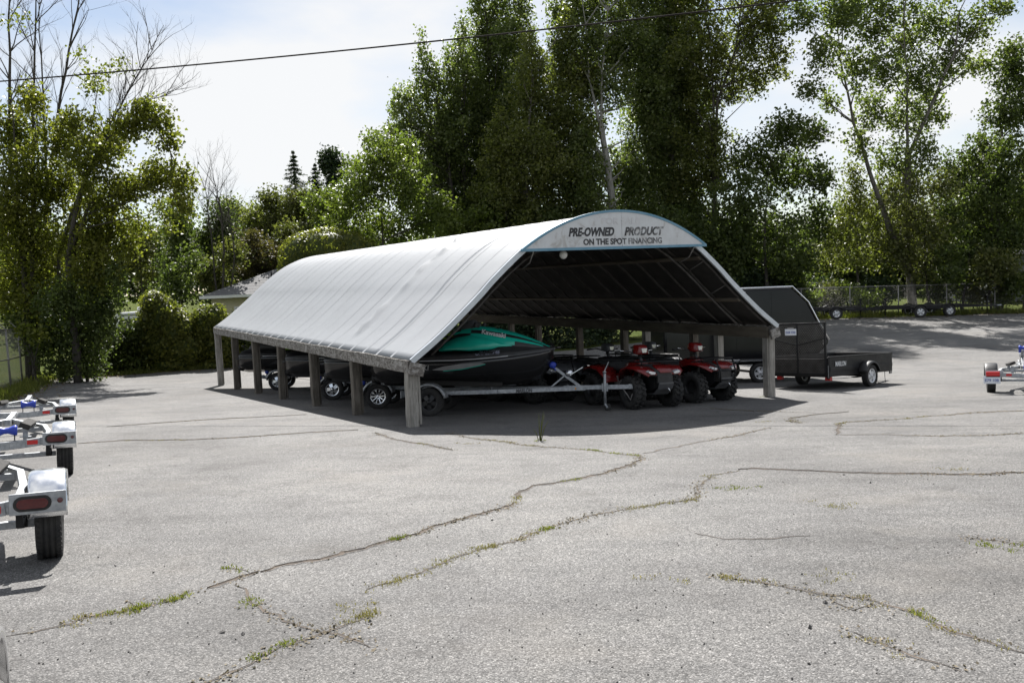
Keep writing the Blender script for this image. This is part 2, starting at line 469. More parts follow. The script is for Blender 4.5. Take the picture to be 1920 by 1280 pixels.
# ================================================================== THE GROUND
def terrain_sheet():
    xs = sorted(set([-400, -250, -150, -100, -75, -60]+list(np.arange(-50, 81, 2.0))+[90, 110, 150, 250, 400]))
    ys = sorted(set([-60, -40, -25]+list(np.arange(-16, 90, 2.0))+[100, 130, 180, 260, 400, 700]))
    vs = []; fs = []
    for y in ys:
        for x in xs:
            vs.append((x, y, gz(x, y)-.06))
    n = len(xs)
    for j in range(len(ys)-1):
        for i in range(n-1): fs.append((j*n+i, j*n+i+1, (j+1)*n+i+1, (j+1)*n+i))
    return tag(MB().add(vs, fs, 0, True).build('ground', 'terrain'), kind='structure')
terrain_sheet()
BACK = [(-24, 32.6), (-19, 33.3), (-17, 33.7), (-13, 36.4), (-9.6, 37.7), (0, 40), (10, 45), (17, 47), (30, 47.6), (60, 48.5)]
def back_y(x): return float(np.interp(x, [b[0] for b in BACK], [b[1] for b in BACK]))
def left_x(y): return -16.2+.41*(27-min(34, max(10, y)))
def asphalt_sheet():
    nu, nv = 90, 70; vs = []; fs = []
    for j in range(nv+1):
        v = j/nv; yn = -8+v*41.5; xl = left_x(yn)
        for i in range(nu+1):
            x = xl+(60-xl)*(i/nu)
            y = -8+v*(back_y(x)+8)
            if j == nv: y += .35*math.sin(x*1.7)+.2*math.sin(x*4.3)
            if i == 0: x += .2*math.sin(y*1.9)+.15*math.sin(y*4.1)
            vs.append((x, y, gz(x, y)))
    for j in range(nv):
        for i in range(nu): fs.append((j*(nu+1)+i, j*(nu+1)+i+1, (j+1)*(nu+1)+i+1, (j+1)*(nu+1)+i))
    return tag(MB().add(vs, fs, 0, True).build('asphalt_lot', 'asphalt'), kind='structure')
LOT = asphalt_sheet()

# cracks: heaved, dirt-filled seams lying across the asphalt
CRACKS = [
 (.085, [(386,1103),(440,1088),(490,1073)]), (.052, [(490,1073),(520,1064),(600,1050),(690,1025),(780,1000),(850,978),(920,957),(960,942)]),
 (.060, [(966,936),(972,925),(1000,912),(1060,903),(1130,888),(1180,873),(1208,862)]),
 (.026, [(1208,862),(1200,856),(1180,853),(1130,848),(1060,840),(1000,836),(940,828),(880,820),(840,812)]),
 (.020, [(690,1108),(760,1085),(830,1055),(900,1030),(960,1015),(1000,1000),(1080,975)]),
 (.022, [(1080,975),(1160,957),(1230,945),(1310,938),(1325,905),(1350,890),(1385,881)]),
 (.050, [(1385,881),(1410,879),(1500,883),(1600,886),(1700,888),(1800,889),(1925,887)]),
 (.016, [(-10,1196),(60,1188),(130,1170),(165,1158),(260,1143),(300,1132),(352,1114)]),
 (.018, [(445,1097),(470,1118),(500,1140),(545,1170),(600,1188)]),
 (.030, [(380,1282),(440,1255),(490,1235)]), (.016, [(490,1235),(530,1215),(600,1188),(640,1172),(690,1150)]),
 (.030, [(600,1182),(640,1196),(700,1212)]),
 (.050, [(145,832),(230,826),(350,825),(450,820),(560,812),(672,806)]),
 (.050, [(705,812),(740,825),(790,832),(852,844)]),
 (.045, [(200,800),(300,793),(420,785),(575,777)]),
 (.035, [(1208,850),(1300,832),(1380,818),(1430,806),(1440,801)]),
 (.045, [(1472,789),(1500,793),(1480,785),(1520,778),(1592,772)]),
 (.055, [(1566,815),(1572,800),(1580,794)]), (.04, [(1566,815),(1650,815),(1760,818),(1850,816),(1925,812)]),
 (.025, [(1580,792),(1620,790),(1680,786),(1742,780),(1820,774),(1925,770)]),
 (.04, [(1330,766),(1400,770),(1470,772),(1530,774)]),
 (.024, [(1350,1080),(1420,1092),(1480,1105),(1560,1120),(1640,1130),(1720,1155),(1790,1185),(1850,1205),(1925,1224)]),
 (.016, [(1600,1185),(1660,1215),(1720,1240),(1800,1262)]), (.014, [(1560,1120),(1600,1140),(1630,1132)]),
 (.014, [(1820,1010),(1870,1015),(1925,1024)]), (.014, [(1300,1000),(1360,1012),(1440,1010),(1520,1005)]),
 (.012, [(240,1128),(256,1140),(256,1146)]), (.012, [(430,1064),(460,1068),(476,1070)]),
]
crack_lines = []
def crack_strip(wd, pix, seed):
    rnd = random.Random(seed)
    pts = [on_ground(*p) for p in pix]
    fine = []
    for a, b in zip(pts[:-1], pts[1:]):
        L = (b-a).length; n = max(2, int(L/.05)); 
        for i in range(n): fine.append(a.lerp(b, i/n))
    fine.append(pts[-1])
    out = []; off = 0
    for i, p in enumerate(fine):
        d = (fine[min(i+1, len(fine)-1)]-fine[max(0, i-1)]); d.z = 0; d.normalize(); s = Vector((-d.y, d.x, 0))
        off = off*.80+rnd.uniform(-1, 1)*.022
        out.append((p+s*off, s))
    vs = []; fs = []; m = len(out); ww = .6
    for i, (p, s) in enumerate(out):
        e = min(1, min(i, m-1-i)/4+.15); ww = .8*ww+.2*rnd.uniform(.05, 1.1); w = wd*.85*e*(ww+rnd.uniform(-.22, .30)); wl = w*rnd.uniform(.5, 1.3)
        w = max(w, .002); wl = max(wl, .002)
        if s.y < 0: s = -s
        for k, (o, h) in enumerate(((-1.0*wl, .0022), (-.6*wl, .003), (.5*w, .003), (.8*w, .009 if wd > .04 else .004), (1.5*w, .0022))):
            q = p+s*o; vs.append((q.x, q.y, gz(q.x, q.y)+h))
        crack_lines.append((p, wd))
    for i in range(m-1):
        for k in range(4): fs.append((i*5+k, i*5+k+1, (i+1)*5+k+1, (i+1)*5+k))
    mb = MB(); mb.add(vs, fs, 0, False)
    mb.m = [(1 if k % 4 in (0, 3) else 0) for k in range(len(fs))]
    return mb.build('crack', ['crack_fill', 'asphalt'], LOT)
for i, (wd, pix) in enumerate(CRACKS): crack_strip(wd, pix, 100+i)

def leaf_mesh(name, P, N, U, ln, wd, mat, fold=.25):
    """rhombus leaves: centres P, normals N, long axes U, lengths ln, widths wd (arrays)"""
    U = U-N*(U*N).sum(1, keepdims=True); U /= np.linalg.norm(U, axis=1, keepdims=True)+1e-9
    Wv = np.cross(N, U)
    a = P-U*(ln/2)[:, None]; c = P+U*(ln/2)[:, None]
    b = P+Wv*(wd/2)[:, None]+N*(wd*fold)[:, None]-U*(ln*.1)[:, None]; d = P-Wv*(wd/2)[:, None]+N*(wd*fold)[:, None]-U*(ln*.1)[:, None]
    n = len(P)
    V = np.stack([a, b, c, d], 1).reshape(-1, 3).astype(np.float32)
    me = bpy.data.meshes.new(name)
    me.vertices.add(4*n); me.vertices.foreach_set('co', V.ravel())
    me.loops.add(4*n); me.loops.foreach_set('vertex_index', np.arange(4*n, dtype=np.int32))
    me.polygons.add(n); me.polygons.foreach_set('loop_start', np.arange(0, 4*n, 4, dtype=np.int32))
    try: me.polygons.foreach_set('loop_total', np.full(n, 4, dtype=np.int32))
    except Exception: pass
    me.materials.append(MATS[mat]); me.update(calc_edges=True); me.validate()
    return me
def blades(name, centres, hs, spread, per, mat, label, cat='grass', width=.006):
    """thin grass blades fanning out of each centre"""
    P = []; N = []; U = []; ln = []; wd = []
    for c, h in zip(centres, hs):
        for k in range(per):
            o = RNG.normal(0, spread, 2); hh = h*RNG.uniform(.45, 1.1)
            t = np.array([RNG.normal(0, .6), RNG.normal(0, .6), 1.0]); t /= np.linalg.norm(t)
            x, y = c[0]+o[0], c[1]+o[1]
            P.append((x+t[0]*hh/2, y+t[1]*hh/2, gz(x, y)+t[2]*hh/2)); U.append(t)
            nn = np.array([RNG.normal(), RNG.normal(), .2]); N.append(nn/np.linalg.norm(nn)); ln.append(hh); wd.append(width*RNG.uniform(.6, 1.4))
    me = leaf_mesh(name, np.array(P), np.array(N), np.array(U), np.array(ln), np.array(wd), mat)
    return tag(link(name, me), label, cat, kind='stuff')
_tg = [(210,1150),(235,1146),(280,1138),(310,1130),(335,1122),(348,1117),(490,1124),(520,1222),(510,1225),(735,1008),(760,1005),(1015,992),(1035,990),(1100,843),(1130,845),(1165,850),(1190,853),(1010,826),(1395,914),(1380,916),(1725,1165),(1875,1025),(1890,1027),(1075,902),(1450,742),(1436,744),(448,1066)]
_td = [(1735,1162),(1840,1200),(1690,1210),(660,1150),(680,1140),(640,1160),(670,1148),(650,1140),(185,1156),(170,1158),(250,826),(300,826),(345,824),(800,1062),(860,1040),(900,1034),(930,1026),(945,1020),(990,1008),(740,1090),(720,1096),(765,1082),(830,1050),(1180,952),(1200,950),(1230,945),(1260,942),(1330,893),(1310,936),(970,938),(960,940),(950,828),(960,829),(920,824),(1000,834),(880,832),(1240,1085),(1575,945),(1585,948),(1400,1088),(1700,785),(1740,782),(1570,793),(1580,796),(1350,1083),(1650,1128),(1560,1080),(790,833),(1500,790),(1440,790),(1790,880)]
def along_crack(pix, k, reach):
    """spread a tuft's roots along the nearest crack"""
    out = []; C_ = np.array([tuple(c[0]) for c in crack_lines])
    for p in pix:
        g = on_ground(*p); d = np.hypot(C_[:, 0]-g.x, C_[:, 1]-g.y); near = np.where(d < reach)[0]
        for _ in range(k):
            if len(near): q = C_[RNG.choice(near)]; out.append((q[0]+RNG.normal(0, .02), q[1]+RNG.normal(0, .02)))
            else: out.append((g.x+RNG.normal(0, .09), g.y+RNG.normal(0, .06)))
    return out
_cg, _cd = along_crack(_tg, 5, .11), along_crack(_td, 5, .16)
blades('crack_weeds', _cg, [.026]*len(_cg), .022, 13, 'grass_green', 'short green weeds sprouting from the asphalt cracks')
blades('dry_crack_grass', _cd, [.020]*len(_cd), .03, 12, 'grass_dry', 'dried tan grass lying along the asphalt cracks')
def crack_grit():
    n = 9000; idx = RNG.integers(0, len(crack_lines), n); P = np.array([tuple(crack_lines[i][0]) for i in idx]); keep = np.array([math.sin(p[0]*2.1+p[1]*1.3)+math.sin(p[0]*.9-p[1]*2.7)*.8 for p in P])+RNG.normal(0, .5, n) > .1
    P = P[keep]; n = len(P); P[:, :2] += RNG.normal(0, .045, (n, 2)); P[:, 2] = np.array([gz(a, b) for a, b in P[:, :2]])+.004
    N = RNG.normal(0, .35, (n, 3))+np.array([0, 0, 1]); N /= np.linalg.norm(N, axis=1, keepdims=True); l = RNG.uniform(.008, .024, n)
    tag(link('crack_grit', leaf_mesh('crack_grit', P, N, RNG.normal(size=(n, 3)), l, l*.8, 'grit')), 'tan grit and crumbs gathered along the asphalt cracks', 'gravel', kind='stuff')
crack_grit()
def tall_weed():
    c = on_ground(1012, 826); root = empty('tall_weed', c)
    tag(root, 'tall thin grass weed standing in the lot just before the shelter shadow', 'weed')
    for k in range(7):
        r = random.Random(k); h = (.42, .34, .28, .22, .36, .18, .2)[k]; a = r.uniform(0, 6.28); s = r.uniform(.04, .14)
        MB().tube([(math.cos(a)*.02, math.sin(a)*.02, -.01), (math.cos(a)*s*.5, math.sin(a)*s*.5, h*.6), (math.cos(a)*s, math.sin(a)*s, h)], [.006, .005, .002], 5).build('stalk', 'grass_green', root)
tall_weed()
def debris():
    mb = MB(); r = random.Random(5)
    for k in range(420):
        px, py = r.uniform(0, 1920), r.uniform(830, 1280)
        p = on_ground(px, py); s = r.uniform(.003, .009)*(1.9 if r.random() < .05 else 1)
        rot = Euler((r.uniform(0, 3), r.uniform(0, 3), r.uniform(0, 3))).to_matrix()
        vs = [rot @ Vector(v)*s*r.uniform(.6, 1.1) for v in ((1, 0, 0), (-1, 0, 0), (0, 1, 0), (0, -1, 0), (0, 0, .7), (0, 0, -.7))]
        mb.add([v+p+Vector((0, 0, s*.3)) for v in vs], [(0, 2, 4), (2, 1, 4), (1, 3, 4), (3, 0, 4), (2, 0, 5), (1, 2, 5), (3, 1, 5), (0, 3, 5)])
    tag(mb.build('gravel_bits', 'stone_bit'), 'loose dark stones and crumbs scattered over the asphalt', 'gravel', kind='stuff')
debris()

# ================================================================== SHELTER
TH = 0.5148
SHX, SHY, EAVE = -1.6923, 13.4535, 0.1597
SW, SL = 8.176, 16.5276
shelter = empty('vehicle_shelter', (SHX, SHY, gz(SHX, SHY))); shelter.rotation_euler = (0, 0, TH)
tag(shelter, 'open-sided arched shelter with white fabric roof on short timber posts', 'shelter')
E0 = EAVE-gz(SHX, SHY)                                  # eave height in the shelter's own frame
def sh_ground(lx, ly):
    x = SHX+math.cos(TH)*lx-math.sin(TH)*ly; y = SHY+math.sin(TH)*lx+math.cos(TH)*ly
    return gz(x, y)-gz(SHX, SHY)
_pu = [0, .067, .15, .19, .25, .30, .345, .384, .44, .5]; _ph = [0, .385, .94, 1.235, 1.63, 1.90, 2.07, 2.18, 2.27, 2.30]
_half = np.array([_pu, _ph]).T
def _cat(P, n):
    P = np.vstack([2*P[0]-P[1], P, [1-P[-2][0], P[-2][1]]]); out = []
    for i in range(1, len(P)-2):
        for k in range(n):
            t = k/n; a, b, c, d = P[i-1:i+3]
            out.append(.5*((2*b)+(c-a)*t+(2*a-5*b+4*c-d)*t*t+(3*b-a-3*c+d)*t**3))
    out.append(P[-2]); return np.array(out)
_h = _cat(_half, 4); _h[:, 0] *= SW
PROF = np.vstack([_h, np.c_[SW-_h[-2::-1, 0], _h[-2::-1, 1]]])
_d = np.gradient(PROF, axis=0); PN = np.c_[-_d[:, 1], _d[:, 0]]; PN /= np.linalg.norm(PN, axis=1, keepdims=True)
def prof(off=0.0):
    return PROF+PN*off
NH = 25
HY = [k*SL/(NH-1) for k in range(NH)]
FLIP = -1
def roof():
    ys = []; 
    for k in range(NH-1):
        for j in range(6): ys.append((HY[k]+(HY[1])*j/6, j/6))
    ys.append((SL, 0)); ys = [(-.14, 0)]+ys
    rings = []; rnd = random.Random(3)
    sag_k = [rnd.uniform(.6, 1.3) for _ in range(NH)]
    puck = [(rnd.uniform(.05, .36), rnd.uniform(.5, 1.0)) for _ in range(26)]
    for (y, fr) in ys:
        k = int(max(0, y)/HY[1]); sg = .004*sag_k[min(k, NH-1)]*math.sin(math.pi*fr)
        ring = []
        for i, (p, n) in enumerate(zip(PROF, PN)):
            u = p[0]/SW; o = .03-sg*min(1, 6*min(u, 1-u)+.15)
            for (pu, pa) in puck:
                o += .035*pa*math.exp(-((u-pu)/.012)**2)*math.exp(-((y-HY[5]-.05*math.sin(u*60))/.10)**2)
            o += .0012*math.sin(y*2.3+u*9)
            ring.append((p[0]+n[0]*o, y, E0+p[1]+n[1]*o))
        rings.append(ring)
    mb = MB(); mb.loft(rings, closed=False, cap=False)
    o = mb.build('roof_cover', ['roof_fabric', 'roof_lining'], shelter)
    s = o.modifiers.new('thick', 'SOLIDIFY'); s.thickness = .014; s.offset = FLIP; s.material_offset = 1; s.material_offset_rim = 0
    return o
roof()
hoop_me = None
for k in range(NH):
    if hoop_me is None:
        P = prof(-.035)[::3]; hoop_me = MB().tube([(a, 0, E0+b) for a, b in P], .024, 7).mesh('hoop', 'hoop_steel')
        seam_me = MB().loft([[(a, -.04, E0+b), (a, .04, E0+b)] for a, b in prof(.0318)], closed=False, cap=False).mesh('seam_strip', 'roof_fabric')
    h = link('hoop', hoop_me, shelter); h.location = (0, HY[k], 0)
for k in range(1, NH):
    h = link('seam_strip', seam_me, shelter); h.location = (0, HY[k], 0)
# second inner hoop and struts at the open front
MB().tube([(a, .34, E0+b) for a, b in prof(-.30)[3:-3:3]], .022, 7).build('inner_hoop', 'hoop_steel', shelter)
pa, pb = prof(-.30), prof(-.04)
for i in (8, 14, 20, 26, 46, 52, 58, 64):
    i = min(i, len(pa)-4)
    MB().tube([(pa[i][0], .34, E0+pa[i][1]), (pb[i][0], .02, E0+pb[i][1])], .012, 6).build('strut', 'hoop_steel', shelter)
for u in (.10, .24, .38, .5, .62, .76, .90):
    i = int(np.argmin(abs(PROF[:, 0]-u*SW))); P = prof(-.085)[i]; n = PN[i]
    mb = MB(); mb.bar((P[0], -.05, E0+P[1]), (P[0], SL-.02, E0+P[1]), .085, .036, (n[0], 0, n[1])); mb.build('purlin', 'wood_inner', shelter, .004)
# front edging
rings = []
A_, B_ = prof(.050), prof(-.045)
for (a, b) in zip(A_, B_):
    rings.append([(a[0], -.185, E0+a[1]), (a[0], -.142, E0+a[1]), (b[0], -.142, E0+b[1]), (b[0], -.185, E0+b[1])])
MB().loft(rings, smooth=False).build('front_edging', 'edge_trim', shelter, .004)
# eave beams and posts
def eave(x, side):
    mb = MB()
    n = 60; rings = []; r = random.Random(side)
    for i in range(n+1):
        y = -.12+(SL+.16)*i/n; w = [r.uniform(-.006, .006) for _ in range(4)]
        zt = E0+.02-.012*math.sin(i*.7)*.5; zb = E0-.185
        rings.append([(x-.075+w[0], y, zb+w[1]), (x+.075+w[1], y, zb+w[2]), (x+.075+w[2], y, zt-.015), (x-.075+w[3], y, zt)])
    mb.loft(rings, smooth=False); mb.build('eave_beam', 'wood_beam', shelter, .008)
    mb = MB(); s = 1 if x < 1 else -1
    mb.bar((x+s*.13, -.05, E0-.12), (x+s*.13, SL-.05, E0-.12), .045, .235); mb.build('eave_joist', 'wood_inner', shelter, .004)
    mb = MB(); mb.box((x+s*.05, -.165, E0-.13), (.26, .05, .20), (0, .25*s, 0)); mb.build('beam_end_block', 'wood_beam', shelter, .01)
eave(.03, 1); eave(SW-.03, 2)
def post(lx, ly, seed, sc=1.0, wm='wood_post_brown'):
    r = random.Random(seed); zg = sh_ground(lx, ly)-.04; zt = E0-.186
    rings = []; tx, ty = r.uniform(-.02, .02), r.uniform(-.02, .02)
    for i in range(9):
        t = i/8; z = zg+(zt-zg)*t; a = .078*sc*(1+r.uniform(-.05, .05))*(1.06 if i == 0 else 1); ox, oy = tx*(1-t), ty*(1-t)
        ch = .012
        rings.append([(lx+ox+x, ly+oy+y, z) for x, y in ((-a+ch, -a), (a-ch, -a), (a, -a+ch), (a, a-ch), (a-ch, a), (-a+ch, a), (-a, a-ch), (-a, -a+ch))])
    p = MB().loft(rings, smooth=False).build('post', wm, shelter)
    mb = MB(); s = 1 if lx < 1 else -1
    mb.box((lx+s*.10*sc+tx*.5, ly+.005, (zg+zt)/2+.03), (.038, .14, zt-zg-.08), (0, 0, r.uniform(-.04, .04)))
    mb.build('side_board', wm, p, .005)
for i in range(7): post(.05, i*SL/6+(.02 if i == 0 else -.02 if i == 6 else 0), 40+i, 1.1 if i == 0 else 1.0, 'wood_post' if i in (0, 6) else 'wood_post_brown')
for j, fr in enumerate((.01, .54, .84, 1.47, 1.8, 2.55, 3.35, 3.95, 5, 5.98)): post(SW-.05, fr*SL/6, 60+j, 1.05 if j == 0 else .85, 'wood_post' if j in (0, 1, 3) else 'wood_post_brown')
# globe lamp under the front hoop
lampx = .385*SW
gl = MB(); gl.lathe([(.001, -.075), (.045, -.06), (.072, -.02), (.074, .02), (.05, .062), (.03, .075)], 16, (lampx, .12, E0+1.62), 'z'); gl = gl.build('lamp_globe', 'lamp_glass', shelter)
MB().lathe([(.02, .075), (.036, .08), (.036, .13), (.012, .14), (.012, .62)], 12, (lampx, .12, E0+1.62), 'z').build('lamp_stem', 'plastic_black', gl)

# ------------------------------------------------------------------ sign on the front arch
sign = empty('sign_board', (SHX, SHY, gz(SHX, SHY))); sign.rotation_euler = (0, 0, TH)
tag(sign, 'curved white sign with blue edging advertising pre-owned product on the arch front', 'sign')
SU0, SU1, SH0 = .256*SW, .758*SW, 1.722
def arc_top(x):
    t = (x-(SU0+SU1)/2)/((SU1-SU0)/2)
    return SH0+.652*(1-abs(t)**2.05)
def half_panel(x0, x1, nm):
    n = 18; xs = [x0+(x1-x0)*i/n for i in range(n+1)]
    poly = [(x, SH0) for x in (xs[0], xs[-1])]+[(x, arc_top(x)) for x in reversed(xs)]
    poly2 = []
    for p in poly:
        if not poly2 or (abs(p[0]-poly2[-1][0])+abs(p[1]-poly2[-1][1])) > 1e-4: poly2.append(p)
    if abs(poly2[0][0]-poly2[-1][0])+abs(poly2[0][1]-poly2[-1][1]) < 1e-4: poly2.pop()
    mb = MB(); mb.prism(poly2, lambda u, v, k: Vector((u, -.235+.02*k, E0+v)))
    return mb.build('panel', 'sign_panel', sign)
SM = SU0+(SU1-SU0)*.513
half_panel(SU0+.004, SM-.004, 0); half_panel(SM+.004, SU1-.004, 1)
n = 40; xs = [SU0+(SU1-SU0)*i/n for i in range(n+1)]
rings = []
for x in xs:
    z = arc_top(x); d = (arc_top(x+.01)-arc_top(x-.01))/.02; nx, nz = -d/math.hypot(1, d), 1/math.hypot(1, d)
    rings.append([(x+nx*.016, -.246, E0+z+nz*.016), (x+nx*.016, -.205, E0+z+nz*.016), (x-nx*.026, -.205, E0+z-nz*.026), (x-nx*.026, -.246, E0+z-nz*.026)])
MB().loft(rings, smooth=False).build('top_edging', 'sign_blue', sign)
MB().box(((SU0+SU1)/2, -.2255, E0+SH0-.012), (SU1-SU0+.03, .043, .046)).build('bottom_edging', 'sign_blue', sign)
def sgn(name, s, size, mat, ux, h, width, **k):
    return lettering(name, s, size, mat, sign, (ux, -.2375, E0+h), (1, 0, 0), (0, 0, 1), width, **k)
U = lambda f: f*SW
sgn('lettering', 'PRE-OWNED', .20, 'letter_black', U(.432), 2.0, U(.121), bold=.0095, shear=.28)
sgn('lettering', 'PRODUCT', .20, 'letter_worn', U(.576), 2.0, U(.112), bold=.0095, shear=.28)
sgn('lettering', 'ON THE SPO', .145, 'letter_black', U(.461), 1.825, U(.104), bold=.005)
sgn('lettering', 'T FINANCING', .145, 'letter_worn', U(.570), 1.825, U(.112), bold=.004)
sgn('faded_lettering', 'FOR SALE', .16, 'letter_ghost', U(.512), 2.19, U(.105), bold=.006)
for fx in (.30, .70):
    x = SU0+(SU1-SU0)*(.06 if fx < .5 else .94)
    MB().tube([(x, -.20, E0+SH0-.02), (x+.03, .0, E0+SH0-.22), (x+.05, .3, E0+SH0-.32)], .012, 6).build('brace', 'tube_steel', sign)
# ================================================================== WHEELS
WHEEL_ME = {}
def wheel_meshes(R, W, rr, style, lugs):
    key = (R, W, rr, style, lugs)
    if key in WHEEL_ME: return WHEEL_ME[key]
    h = W/2; g = .006
    tp = R-.022 if lugs else R
    prof = [(rr, -h*.78), (rr+.01, -h*.86), (rr+(R-rr)*.45, -h), (R*.93, -h*.93), (tp*.985, -h*.82), (tp, -h*.62)]
    for c in (-.42, 0, .42): prof += [(tp, h*(c-.09)), (tp-g, h*(c-.08)), (tp-g, h*(c+.08)), (tp, h*(c+.09))]
    prof += [(tp, h*.62), (tp*.985, h*.82), (R*.93, h*.93), (rr+(R-rr)*.45, h), (rr+.01, h*.86), (rr, h*.78)]
    mb = MB(); mb.lathe(prof, 32)
    if lugs:
        for k in range(20):
            a = 2*math.pi*k/20
            for s in (-1, 1):
                aa = a+(math.pi/20 if s > 0 else 0)
                rot = Matrix.Rotation(-aa, 3, 'Y') @ Matrix.Rotation(s*.45, 3, 'X')
                mb.box((math.cos(aa)*(tp+.008), s*h*.48, math.sin(aa)*(tp+.008)), (.032, h*.82, .042), rot)
    else:
        for k in range(44):
            a = 2*math.pi*k/44
            for s in (-1, 1):
                rot = Matrix.Rotation(-a, 3, 'Y') @ Matrix.Rotation(s*.5, 3, 'X')
                mb.box((math.cos(a)*(tp*.985), s*h*.74, math.sin(a)*(tp*.985)), (.014, h*.34, .016), rot)
    ty = mb.mesh('wheel', 'rubber')
    mb = MB()
    mb.lathe([(rr+.004, h*.80), (rr-.012, h*.80), (rr-.02, h*.55), (rr-.022, -h*.8), (rr+.004, -h*.80)], 28)
    if style == 'alloy':
        mb.lathe([(.001, h*.62), (.045, h*.60), (.05, h*.40), (.001, h*.38)], 16)
        for k in range(10):
            a = 2*math.pi*k/10; d = Vector((math.cos(a), 0, math.sin(a)))
            mb.bar(d*.03+Vector((0, h*.45, 0)), d*(rr-.01)+Vector((0, h*.66, 0)), .018, .03, (0, 1, 0))
            mb.box(d*(rr-.03)+Vector((0, h*.68, 0)), (.03, .02, .03))
    elif style == 'atv':
        mb.lathe([(rr-.015, h*.2), (rr*.6, h*.35), (rr*.45, h*.2), (.001, h*.22)], 20)
        for k in range(4):
            a = 2*math.pi*k/4+.4; mb.lathe([(.001, h*.30), (.011, h*.29), (.011, h*.1)], 8, (math.cos(a)*rr*.42, 0, math.sin(a)*rr*.42))
    else:
        mb.lathe([(rr*.42, h*.62), (.04, h*.66), (.036, h*.95), (.001, h*.97)], 16)
        for k in range(5):
            a = 2*math.pi*k/5; d = Vector((math.cos(a), 0, math.sin(a))); t = Vector((-math.sin(a), 0, math.cos(a)))
            v = [d*rr*.30+t*rr*.22+Vector((0, h*.66, 0)), d*rr*.30-t*rr*.22+Vector((0, h*.66, 0)), d*(rr-.006)-t*rr*.30+Vector((0, h*.50, 0)), d*(rr-.006)+t*rr*.30+Vector((0, h*.50, 0))]
            w = [p-Vector((0, .03, 0)) for p in v]
            mb.add(v+w, [(0, 1, 2, 3), (7, 6, 5, 4), (0, 4, 5, 1), (1, 5, 6, 2), (2, 6, 7, 3), (3, 7, 4, 0)])
            mb.lathe([(.001, h*.84), (.010, h*.83), (.010, h*.6)], 6, (math.cos(a+.63)*rr*.34, 0, math.sin(a+.63)*rr*.34))
    rim = mb.mesh('rim', {'white': 'rim_white', 'black': 'rim_black', 'alloy': 'alloy', 'silver': 'alloy', 'atv': 'rim_black'}[style])
    back = MB().lathe([(rr-.03, -h*.1), (.001, -h*.1)], 20).mesh('brake_plate', 'steel_black')
    WHEEL_ME[key] = (ty, rim, back); return WHEEL_ME[key]
def add_wheel(parent, x, y, R, W, rr, style='white', lugs=False, z=None, side=1, steer=0.0):
    ty, rim, bk = wheel_meshes(R, W, rr, style, lugs)
    w = link('wheel', ty, parent); w.location = (x, y, R-.006 if z is None else z); w.rotation_euler = (0, random.uniform(0, .6), (0 if side > 0 else math.pi)+steer)
    link('rim', rim, w); link('brake_plate', bk, w)
    return w

def fender_mesh(R, w, a0, a1, th=.006, n=14, lip=.03, square=False):
    """curved mudguard round the wheel axis, width w along y"""
    outer = []
    for i in range(n+1):
        a = math.radians(a0+(a1-a0)*i/n); outer.append((R*math.cos(a), R*math.sin(a)))
    rings = []
    for (x, z) in outer:
        k = (R-.05)/R
        rings.append([(x*k, -w/2, z*k), (x*.955, -w/2, z*.955), (x*.985, -w/2+.022, z*.985), (x, -w/2+.065, z), (x*1.004, 0, z*1.004), (x, w/2-.065, z), (x*.985, w/2-.022, z*.985), (x*.955, w/2, z*.955), (x*k, w/2, z*k),
                      (x*k, w/2-th, z*k), (x*.97, w/2-.03, z*.97), (x*.97, -w/2+.03, z*.97), (x*k, -w/2+th, z*k)])
    return MB().loft(rings)

